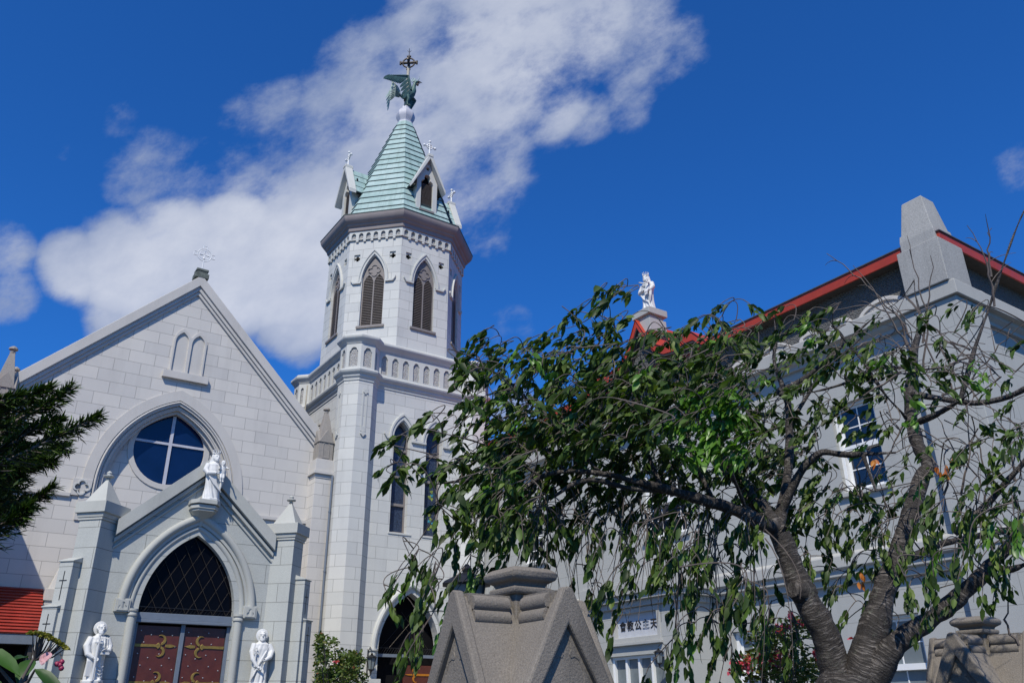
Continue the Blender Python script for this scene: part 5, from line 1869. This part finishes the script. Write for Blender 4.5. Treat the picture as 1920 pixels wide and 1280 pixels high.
px_limb(trunk, [(1474, 742, TD + .1, 8), (1462, 733, TD + .1, 9), (1500, 715, TD + .1, 8), (1520, 700, TD + .1, 5)], 8)
px_limb(trunk, [(1466, 960, TD - .1, 14), (1494, 895, TD - .2, 12), (1515, 868, TD - .25, 9), (1542, 848, TD - .3, 8), (1585, 852, TD - .3, 7), (1640, 850, TD - .3, 5), (1680, 848, TD - .3, 3)])
px_limb(trunk, [(1618, 852, TD - .3, 5), (1630, 885, TD - .35, 4), (1642, 920, TD - .4, 2)], 6)
px_limb(trunk, [(1725, 790, TD + .25, 11), (1752, 778, TD + .1, 9), (1772, 768, TD + .0, 8), (1790, 757, TD - .1, 4)], 8)
px_limb(trunk, [(1712, 738, TD + .3, 10), (1770, 748, TD + .2, 8), (1830, 755, TD + .1, 8), (1885, 745, TD, 8), (1930, 725, TD - .1, 7)], 8)
px_limb(trunk, [(1800, 752, TD + .1, 8), (1818, 690, TD + .1, 7), (1832, 640, TD + .1, 6), (1850, 590, TD + .15, 4), (1880, 500, TD + .2, 3), (1905, 430, TD + .25, 1.5), (1925, 385, TD + .25, 1)], 7)
px_limb(trunk, [(1790, 1000, TD + .2, 12), (1850, 945, TD + .1, 11), (1890, 900, TD, 10), (1935, 850, TD - .1, 8)], 8)
px_limb(trunk, [(1680, 1055, TD + .1, 16), (1720, 1040, TD + .2, 14), (1760, 1020, TD + .3, 12), (1830, 1005, TD + .4, 10), (1920, 985, TD + .4, 8)], 8)
px_limb(trunk, [(1860, 1056, TD - .15, 11), (1890, 1068, TD - .3, 8), (1935, 1050, TD - .4, 5)], 8)
px_limb(trunk, [(1130, 888, TD - 1.05, 5), (1090, 850, TD - 1.0, 4), (1050, 800, TD - .9, 3.5), (1000, 760, TD - .8, 3), (960, 720, TD - .8, 2.5), (930, 690, TD - .8, 1.6)], 6)
px_limb(trunk, [(1240, 914, TD - .9, 6), (1215, 850, TD - .8, 5), (1195, 790, TD - .7, 4), (1190, 720, TD - .6, 3), (1160, 650, TD - .6, 2), (1150, 600, TD - .6, 1.4)], 6)
px_limb(trunk, [(1340, 940, TD - .6, 7), (1300, 860, TD - .5, 5), (1290, 790, TD - .5, 4), (1330, 720, TD - .4, 3), (1340, 650, TD - .4, 2)], 6)
px_limb(trunk, [(1400, 960, TD - .4, 7), (1370, 880, TD - .7, 5), (1340, 810, TD - .9, 3.5), (1320, 760, TD - 1.0, 2)], 6)
px_limb(trunk, [(1478, 800, TD + .05, 6), (1540, 700, TD + .1, 4), (1580, 640, TD + .1, 3), (1560, 610, TD + .1, 2)], 6)
px_limb(trunk, [(1708, 790, TD + .3, 6), (1660, 740, TD + .1, 4), (1620, 680, TD, 3), (1570, 620, TD - .1, 2)], 6)
px_limb(trunk, [(1700, 690, TD + .4, 5), (1640, 690, TD + .2, 4), (1580, 720, TD + .1, 3), (1500, 740, TD, 2)], 6)
px_limb(trunk, [(985, 915, TD - 1.1, 3.5), (930, 905, TD - 1.0, 3), (880, 900, TD - 1.0, 2.2), (800, 910, TD - 1.0, 1.4)], 6)
px_limb(trunk, [(1015, 893, TD - 1.1, 3.5), (960, 860, TD - 1.1, 3), (900, 830, TD - 1.1, 2.2), (830, 812, TD - 1.1, 1.4)], 6)
px_limb(trunk, [(1060, 883, TD - 1.1, 4), (1010, 830, TD - 1.2, 3), (960, 800, TD - 1.2, 2.2), (910, 770, TD - 1.2, 1.4)], 6)
trk = build(trunk, 'trunk', M['bark'], cherry, smooth=60)
for v_ in trk.data.vertices:
    q_ = v_.co * 1.0
    v_.co += v_.normal * (noise.noise(q_ * 4.5) * .020 + noise.noise(q_ * 13) * .010 + noise.noise(q_ * 34) * .004) * (1 if q_.z < 2.6 else .5)

# bare twigs
tw = MB()


def twig(pts, r0, r1=.0015, n=5):
    k = len(pts)
    tw.tube(pts, [r0 + (r1 - r0) * i / (k - 1) for i in range(k)], n)


def curve3(a, b, c, k=7):
    return [a.lerp(b, i / k).lerp(b.lerp(c, i / k), i / k) for i in range(k + 1)]


for lst in ([(1920, 605), (1875, 650), (1840, 690), (1800, 725), (1765, 742)], [(1552, 475), (1590, 505), (1640, 545), (1690, 600), (1708, 660)], [(1548, 582), (1620, 572), (1680, 590), (1712, 640)],
            [(1816, 424), (1845, 478), (1860, 530), (1862, 575)], [(1858, 425), (1850, 470), (1858, 520)], [(1700, 440), (1722, 520), (1740, 600), (1735, 700)], [(1640, 640), (1700, 655), (1770, 640), (1820, 655)],
            [(1610, 690), (1680, 700), (1760, 690), (1830, 660)], [(1560, 790), (1620, 740), (1690, 700)], [(1660, 560), (1730, 620), (1760, 690), (1800, 750)], [(1920, 700), (1860, 690), (1800, 660), (1740, 610), (1700, 560)],
            [(1600, 500), (1670, 590), (1700, 650)], [(1750, 480), (1745, 560), (1730, 640)], [(1920, 800), (1850, 760), (1790, 700), (1760, 640)], [(1640, 900), (1680, 830), (1705, 780)],
            [(1790, 760), (1830, 820), (1850, 900), (1840, 960)], [(1850, 755), (1890, 820), (1900, 900)], [(1810, 750), (1820, 850), (1800, 930)], [(1760, 775), (1790, 850), (1770, 930)],
            [(1870, 900), (1850, 990), (1860, 1040)], [(1800, 1000), (1830, 1050), (1850, 1068)], [(1905, 1100), (1880, 1160), (1910, 1210)], [(1640, 820), (1610, 880), (1615, 940)]):
    d = TD + RC.uniform(-.4, .5)
    pts = [at(u + RC.uniform(-3, 3), v + RC.uniform(-3, 3), d + i * .03) for i, (u, v) in enumerate(lst)]
    full = []
    for a, b in zip(pts[:-1], pts[1:]):
        for q in range(4):
            p = a.lerp(b, q / 4)
            full.append(p + Vector((RC.uniform(-1, 1), RC.uniform(-1, 1), RC.uniform(-1, 1))) * .012)
    full.append(pts[-1])
    twig(full[::-1], .010, .0025)
    for p in full[2:-2:3]:
        if RC.random() < .6:
            e_ = p + Vector((RC.uniform(-.25, .25), RC.uniform(-.2, .2), RC.uniform(-.08, .26)))
            twig(curve3(p, p.lerp(e_, .5) + Vector((0, 0, .04)), e_, 4), .0045)
for i in range(90):
    u, v = RC.uniform(1590, 1925), RC.uniform(600, 1010)
    a = at(u, v, TD + RC.uniform(-.5, .5))
    b = a + Vector((RC.uniform(-.3, .3), RC.uniform(-.3, .3), RC.uniform(-.25, .2)))
    c = b + Vector((RC.uniform(-.3, .3), RC.uniform(-.2, .2), RC.uniform(-.4, .15)))
    twig(curve3(a, b, c), RC.uniform(.003, .0065))
# hanging whips under the long left limb
for i in range(70):
    u = RC.uniform(960, 1440)
    v = 900 + (u - 960) * .16 + RC.uniform(-10, 40)
    a = at(u, v, TD - .9 + RC.uniform(-.4, .4))
    b = a + Vector((RC.uniform(-.22, .22), RC.uniform(-.25, .25), -RC.uniform(.2, .5)))
    c = b + Vector((RC.uniform(-.18, .10), RC.uniform(-.15, .15), -RC.uniform(.2, .6)))
    twig(curve3(a, b, c), RC.uniform(.003, .0055))

# foliage density of the crown, in cells of 48 photo px starting at (720, 528)
GRID = ['0000000022000000000000000', '0000000231012212331112210'.ljust(25, '0'), '0002222443223434443213211', '0005555668677643244432321',
        '0003446777777633444423211', '0212556667665886433211232', '1013656665655776421111422', '2124645444545666323221122', '0014774333322345455311323',
        '0025774343333334455413345', '0122533232333311344324346', '3413111122333210243324324', '1420000032223321122222331', '0220000031122232112210000', '2200000021121122100000000', '0000000000110100000000000']
R4 = random.Random(77)
crown, bright, autumn = MB(), MB(), MB()


def spray(c, d0, nleaf, mesh, L0=.118, droop=.55, spread=.75):
    """a twig end carrying a fan of leaves blown to the left and hanging"""
    d0 = d0.normalized()
    ln = R4.uniform(.10, .18)
    a = c - d0 * ln * .55 + Vector((0, 0, .05))
    tipp = c + d0 * ln * .45 + Vector((0, 0, -.03))
    twig(curve3(a, c + Vector((0, 0, .03)), tipp, 4), .0038, .0012)
    for i in range(nleaf):
        f = (i + .6) / nleaf
        p = a.lerp(tipp, .25 + .75 * f) + Vector((R4.uniform(-1, 1), R4.uniform(-1, 1), R4.uniform(-1, 1))) * .018
        s_ = 1 if i % 2 else -1
        side = d0.cross(Vector((0, 0, 1)))
        d = d0 * R4.uniform(.4, 1.0) + side * (s_ * R4.uniform(.15, spread)) + Vector((0, 0, -R4.uniform(-.1, droop * 1.5)))
        L = L0 * R4.choice((R4.uniform(.5, .8), R4.uniform(.8, 1.2)))
        leaf(mesh, p, d, L, R4.uniform(.38, .52), R4.uniform(-1.2, 1.2), R4, R4.uniform(.0, .5), fold=R4.uniform(.1, .5))
    return a


anchors = []
for j, row in enumerate(GRID):
    for i in range(25):
        k = int(row[i]) if i < len(row) else 0
        want = k * (2.1 if i < 15 else 1.5) * (1.0 if j < 10 else .5 if i < 9 else .72)
        cnt = int(want) + (1 if R4.random() < want - int(want) else 0)
        for q in range(cnt):
            u, v = 720 + 48 * (i + R4.random()), 528 + 48 * (j + R4.random())
            base_d = TD - 1.0 + max(0, (u - 1250)) / 670 * 1.1 - max(0, 900 - u) / 180 * .1
            dist = base_d + R4.gauss(0, .42)
            if u > 1430:
                dist = TD + abs(R4.gauss(.15, .55)) if v > 820 else TD + R4.gauss(.1, .4)
                if u > 1680:
                    dist = TD - .9 + R4.gauss(0, .3)
            elif 1000 < u and 850 < v < 985:
                dist = base_d + .35 + abs(R4.gauss(0, .4))
            if 835 < u < 1135 and v > 1045:
                dist = max(dist, 5.9)
            c = at(u, v, dist)
            hang = .35 + max(0, v - 860) / 420 * 1.2
            d0 = LEFT * R4.uniform(.5, 1.1) * (1 if R4.random() < .82 else -.6) + FW * R4.uniform(-.5, .5) + Vector((0, 0, -R4.uniform(.1, .6) * hang * 1.6))
            if v > 980:
                d0 = d0 * .75 + RT * R4.uniform(-.5, .5) + Vector((0, 0, -R4.uniform(.2, .7)))
            mesh = crown
            if 1270 < u < 1400 and 735 < v < 860 and R4.random() < .65:
                mesh = bright
                dist = TD - 1.4
                c = at(u, v, dist)
            elif R4.random() < .07:
                mesh = bright
            if 1125 < u < 1255 and v > 1105 and R4.random() < .8:
                continue
            if 1545 < u < 1675 and 740 < v < 935 and R4.random() < .6:
                continue
            if u > 1680 and R4.random() < .3:
                continue
            anchors.append((c, spray(c, d0, R4.randint(8, 13), mesh, L0=.074 if u > 1680 else (.088 if v < 980 else .084) if mesh is crown else .082), d0))
# carry each spray on a thin shoot from the nearest wood
wood = [p for p, r in nodes]
anchors.sort(key=lambda t: min((t[1] - p).length_squared for p in wood))
grown = list(wood)
for c, a, d0 in anchors:
    d0 = d0.normalized()
    bp = min(grown, key=lambda p: (p - a).length_squared + .5 * max(0, a.z - p.z) ** 2 * 0)
    ln = (bp - a).length
    if ln < .02 or ln > 1.6:
        continue
    mid = a - d0 * min(.45 * ln, .16) + Vector((R4.uniform(-.1, .1) * ln, R4.uniform(-.1, .1) * ln, .03 * ln))
    pth = curve3(bp, mid, a, 9)
    twig(pth, .0035 + .004 * min(1, ln), .0030)
    grown.extend(pth[2::2])
for u, v in ((1757, 880), (1768, 887), (1775, 878), (1785, 862), (1616, 1075), (1612, 1090), (1640, 865)):
    c = at(u, v, TD + .1)
    for q in range(4):
        leaf(autumn, c + Vector((R4.uniform(-.03, .03), 0, R4.uniform(-.03, .03))), Vector((R4.uniform(-.5, .5), R4.uniform(-.5, .5), -1)), .055, .5, R4.uniform(-1, 1), R4, .3)
build(tw, 'twigs', M['twig'], cherry, smooth=60)
build(crown, 'crown', M['leaf'], cherry, smooth=180)
build(bright, 'fresh_shoots', M['leaf_bright'], cherry, smooth=180)
build(autumn, 'orange_leaves', M['leaf_autumn'], cherry, smooth=180)

# yew boughs reaching in from the left
RY = random.Random(4)
yd = 3.1
yr = at(-260, 1000, yd)
yew = thing('yew_tree', 'dark needled yew reaching into the picture at the left edge', 'tree', (yr.x, yr.y, 0))
ym, yn = MB(), MB()
ym.tube([(yr.x, yr.y, 0), (yr.x, yr.y, 1.2), (yr.x + .02, yr.y, 2.4), (yr.x, yr.y + .03, 3.4)], [.12, .10, .07, .02], 10)
boughs = [[(-220, 1010), (-80, 880), (30, 790), (85, 760), (130, 727)], [(-220, 1010), (-60, 900), (40, 850), (120, 812), (186, 781)], [(-200, 980), (-70, 850), (0, 780), (50, 745), (95, 728)],
          [(-200, 1040), (-60, 960), (20, 900), (60, 870), (100, 866)], [(-200, 1060), (-60, 1000), (10, 960), (60, 940), (98, 912)], [(-180, 1080), (-60, 1020), (0, 985), (25, 970), (50, 950)],
          [(-180, 960), (-80, 800), (-20, 760), (30, 745)], [(-180, 1000), (-60, 880), (10, 840), (70, 800), (110, 792)], [(-170, 1040), (-50, 930), (30, 880), (80, 850), (125, 838)]]
for bi, bgh in enumerate(boughs):
    d = yd + RY.uniform(-.35, .35)
    pts = [at(u, v, d - .02 * i) for i, (u, v) in enumerate(bgh)]
    path = limb(ym, [(p, (.007 * (1 - i / len(pts)) + .0018)) for i, p in enumerate(pts)], 8, 6)
    for k, (p, r) in enumerate(path[6:]):
        ax = (path[min(k + 7, len(path) - 1)][0] - path[k + 5][0]).normalized()
        f = k / len(path[6:])
        # side shoots
        if f < .92:
            for s_ in (-1, 1):
                sdir = (ax + (RT * .25 + Vector((0, 0, s_ * RY.uniform(.35, .9))) + FW * RY.uniform(-.6, .6))).normalized()
                sl_ = RY.uniform(.035, .085) * (1.25 - f)
                ym.tube([p, p + sdir * sl_], [.003, .001], 4)
                for q in range(9):
                    pp = p + sdir * sl_ * (q + .5) / 9
                    for w_ in (-1, 1):
                        nd = sdir * .75 + ax.cross(sdir) * w_ * .5 + Vector((RY.uniform(-.5, .5), RY.uniform(-.5, .5), RY.uniform(-.2, .6)))
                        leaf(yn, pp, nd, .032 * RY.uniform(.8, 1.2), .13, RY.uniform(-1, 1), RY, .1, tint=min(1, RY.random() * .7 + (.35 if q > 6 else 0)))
        for q in range(5):
            nd = ax * .8 + Vector((RY.uniform(-1, 1), RY.uniform(-1, 1), RY.uniform(-.8, 1)))
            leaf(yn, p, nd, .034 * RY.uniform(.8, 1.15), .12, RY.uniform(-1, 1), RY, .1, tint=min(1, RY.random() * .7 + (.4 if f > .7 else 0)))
# inner mass of the crown
for q in range(11000):
    u, v = RY.uniform(-200, 50) , RY.uniform(745, 975)
    if u > 5 and RY.random() < (u - 5) / 60:
        continue
    if v < 775 and u > -10 or v > 950 and u > 48 + RY.uniform(-20, 20):
        continue
    p = at(u, v, yd + RY.gauss(.25, .22))
    nd = RT * RY.uniform(-.1, .9) + Vector((RY.uniform(-.7, .7), RY.uniform(-.7, .7), RY.uniform(-.5, .8)))
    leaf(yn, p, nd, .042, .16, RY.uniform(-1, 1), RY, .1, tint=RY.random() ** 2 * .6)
build(ym, 'branches', M['twig'], yew, smooth=60)
build(yn, 'needles', M['yew'], yew)

# hydrangea in the lower left corner
RH = random.Random(12)
hd_ = 1.95
h0 = at(20, 1420, hd_)
hyd = thing('hydrangea', 'hydrangea with big green leaves and a fading yellow flower dome, lower left corner', 'shrub', (h0.x, h0.y, 0))
stem, hl, fl_, pk = MB(), MB(), MB(), MB()
stem.tube([(h0.x, h0.y, 0), (h0.x, h0.y, .9), at(40, 1275, hd_), at(64, 1232, hd_)], [.010, .007, .0035, .0026], 7)
R5 = random.Random(6)


def bigleaf(mesh, a, b, wid, sag, nrm_up, tint):
    """broad blade between two points, with cupped sides"""
    a, b = Vector(a), Vector(b)
    d = b - a
    sd_ = d.cross(nrm_up).normalized()
    nr = sd_.cross(d).normalized()
    rows = []
    for i, (t_, w) in enumerate(((0, .05), (.12, .55), (.3, .92), (.5, 1), (.7, .82), (.86, .48), (1, .02))):
        p = a + d * t_ - nr * (sag * d.length * (t_ - .1) ** 2)
        rows.append([p + sd_ * (wid * w * s_ * .5) + nr * (abs(s_) ** 2 * wid * w * .12 + R5.uniform(-.002, .002)) for s_ in (-1, -.5, 0, .5, 1)])
    vs = [p for r in rows for p in r]
    fs = [(i * 5 + j, i * 5 + j + 1, i * 5 + j + 6, i * 5 + j + 5) for i in range(6) for j in range(4)]
    mesh.add(vs, fs, tint)


UPV = Vector((-.2, -.5, .8))
for (u0, v0), (u1, v1), wd, dd in (((-30, 1218), (40, 1245), .034, 0), ((61, 1236), (33, 1264), .032, .05), ((66, 1254), (126, 1294), .026, -.05), ((-30, 1275), (4, 1290), .03, .1), ((52, 1232), (28, 1224), .016, .08), ((20, 1330), (70, 1300), .05, .0)):
    bigleaf(hl, at(u0, v0, hd_ + dd), at(u1, v1, hd_ + dd - .05), wd, .35, UPV, R5.random())
    stem.tube([at(40, 1300, hd_), at(u0, v0, hd_ + dd)], [.004, .002], 5)
fc = at(90, 1200, hd_)
knot = at(66, 1236, hd_)
for i in range(230):
    t_, s_ = R5.uniform(-1, 1), R5.gauss(0, .45)
    t_ = max(-1, min(1, t_))
    u, v = 90 + 36 * t_, 1203 + 15 * t_ - 12 * (1 - t_ * t_) * R5.uniform(.4, 1)
    p = at(u, v, hd_ + s_ * .035)
    for q in range(3):
        leaf(fl_, p, Vector((R5.uniform(-1, 1), R5.uniform(-1, 1), R5.uniform(.1, 1))), .0075, .8, R5.uniform(-1, 1), R5, .2)
    if i % 9 == 0:
        mid = knot.lerp(p, .6) + Vector((0, 0, -.008))
        stem.tube([knot, mid, p], [.0026, .0018, .0008], 5)
for u, v, sz in ((84, 1233, .018), (89, 1229, .016), (81, 1237, .014)):
    bigleaf(pk, at(u + 3, v - 8, hd_ - .03), at(u - 3, v + 7, hd_ - .04), sz, .3, Vector((-.3, -.9, .3)), R5.random())
pk2 = MB()
for u, v in ((107, 1244), (113, 1246), (115, 1252), (116, 1240)):
    pk2.ball(at(u, v, hd_ - .02), .0052, 8)
stem.tube([at(112, 1222, hd_ - .01), at(117, 1235, hd_ - .02), at(115, 1248, hd_ - .02)], .0009, 5)
build(stem, 'stems', M['twig'], hyd, smooth=60)
build(hl, 'leaves', M['hyd_leaf'], hyd, smooth=180)
build(fl_, 'flower_head', M['hyd_flower'], hyd, smooth=180)
build(pk, 'pink_floret', M['pale_pink'], hyd, smooth=180)
build(pk2, 'berry_buds', plain('dark_pink_bud', (.25, .02, .06), .5), hyd, smooth=60)


def bush(name, label, cx, cy, z0, cells, L, wd, mat, seed, n, flowers=None, depth=.5, cat='shrub', twigs=40):
    """open shrub: leaves scattered over stems inside photo-measured ellipses (x, y, rx, ry, weight)"""
    R_ = random.Random(seed)
    dist = math.hypot(cx, cy)
    root = thing(name, label, cat, (cx, cy, z0))
    st, lv = MB(), MB()
    tot = sum(c[4] for c in cells)
    foot = Vector((cx, cy, z0))
    for i in range(n):
        r = R_.uniform(0, tot)
        for u, v, ru, rv, w in cells:
            r -= w
            if r <= 0:
                break
        a, q = R_.uniform(0, 2 * pi), sqrt(R_.random())
        p = at(u + ru * q * cos(a), v + rv * q * sin(a), dist + R_.gauss(0, depth))
        k = R_.randint(3, 6)
        ax = Vector((R_.uniform(-1, 1), R_.uniform(-1, 1), R_.uniform(0, 1)))
        for j in range(k):
            d = ax + Vector((R_.uniform(-1, 1), R_.uniform(-1, 1), R_.uniform(-.6, .8)))
            leaf(lv, p + Vector((R_.uniform(-1, 1), R_.uniform(-1, 1), R_.uniform(-1, 1))) * L * .7, d, L * R_.uniform(.7, 1.25), wd, R_.uniform(-1, 1), R_, .2, tint=min(1, max(0, R_.random() * .85 + (.3 if R_.random() < .12 else 0))))
        if i < twigs:
            st.tube(curve3(foot + Vector((R_.uniform(-.2, .2), R_.uniform(-.2, .2), 0)), foot.lerp(p, .5) + Vector((0, 0, .3)), p), [.016 - .0017 * t_ for t_ in range(8)], 5)
    build(st, 'stems', M['twig'], root, smooth=60)
    build(lv, 'leaves', mat, root, smooth=180)
    if flowers:
        fm = MB()
        for u, v, ru, rv, k in flowers:
            for i in range(k):
                p = at(u + R_.gauss(0, ru), v + R_.gauss(0, rv), dist + R_.gauss(-.25, .12))
                for j in range(5):
                    leaf(fm, p, Vector((R_.uniform(-1, 1), R_.uniform(-1, .2), R_.uniform(-1, 1))), .038 * dist / 9, .8, R_.uniform(-1, 1), R_, .3)
        build(fm, 'blossom', M['pink'], root, smooth=180)
    return root


bp_ = at(625, 1300, 19.5)
bush('rose_bush', 'leafy rose bush with reddening leaves, between the porch and the tower', bp_.x, bp_.y, .85,
     [(630, 1250, 38, 32, 5), (605, 1215, 14, 20, 1.6), (660, 1240, 22, 16, 1.6), (610, 1275, 18, 20, 2), (600, 1195, 8, 8, .35), (628, 1205, 6, 6, .25), (668, 1230, 8, 6, .4), (610, 1198, 6, 5, .2), (640, 1275, 50, 20, 3)], .085, .6, M['rose_leaf'], 31, 640, [(632, 1242, 1.5, 1.5, 1), (663, 1250, 1.2, 1.2, 1)], .45)
bp_ = at(1455, 1330, 9.0)
bush('crape_myrtle', 'flowering shrub with bright pink blossom clusters, behind the cherry trunk', bp_.x, bp_.y, .5,
     [(1470, 1240, 55, 42, 6), (1440, 1200, 36, 26, 2.2), (1500, 1180, 30, 22, 1.5), (1420, 1250, 32, 30, 2), (1500, 1265, 50, 25, 3), (1475, 1185, 20, 20, 1)], .055, .5, M['rose_leaf'], 33, 470,
     [(1395, 1246, 9, 7, 44), (1457, 1177, 6, 5, 22), (1452, 1240, 7, 5, 26), (1420, 1235, 6, 5, 12), (1463, 1225, 8, 5, 16), (1490, 1163, 4, 4, 8), (1506, 1165, 4, 4, 7), (1528, 1218, 4, 5, 10), (1608, 1215, 4, 9, 18), (1482, 1160, 4, 5, 6), (1530, 1225, 4, 4, 6)], .4)
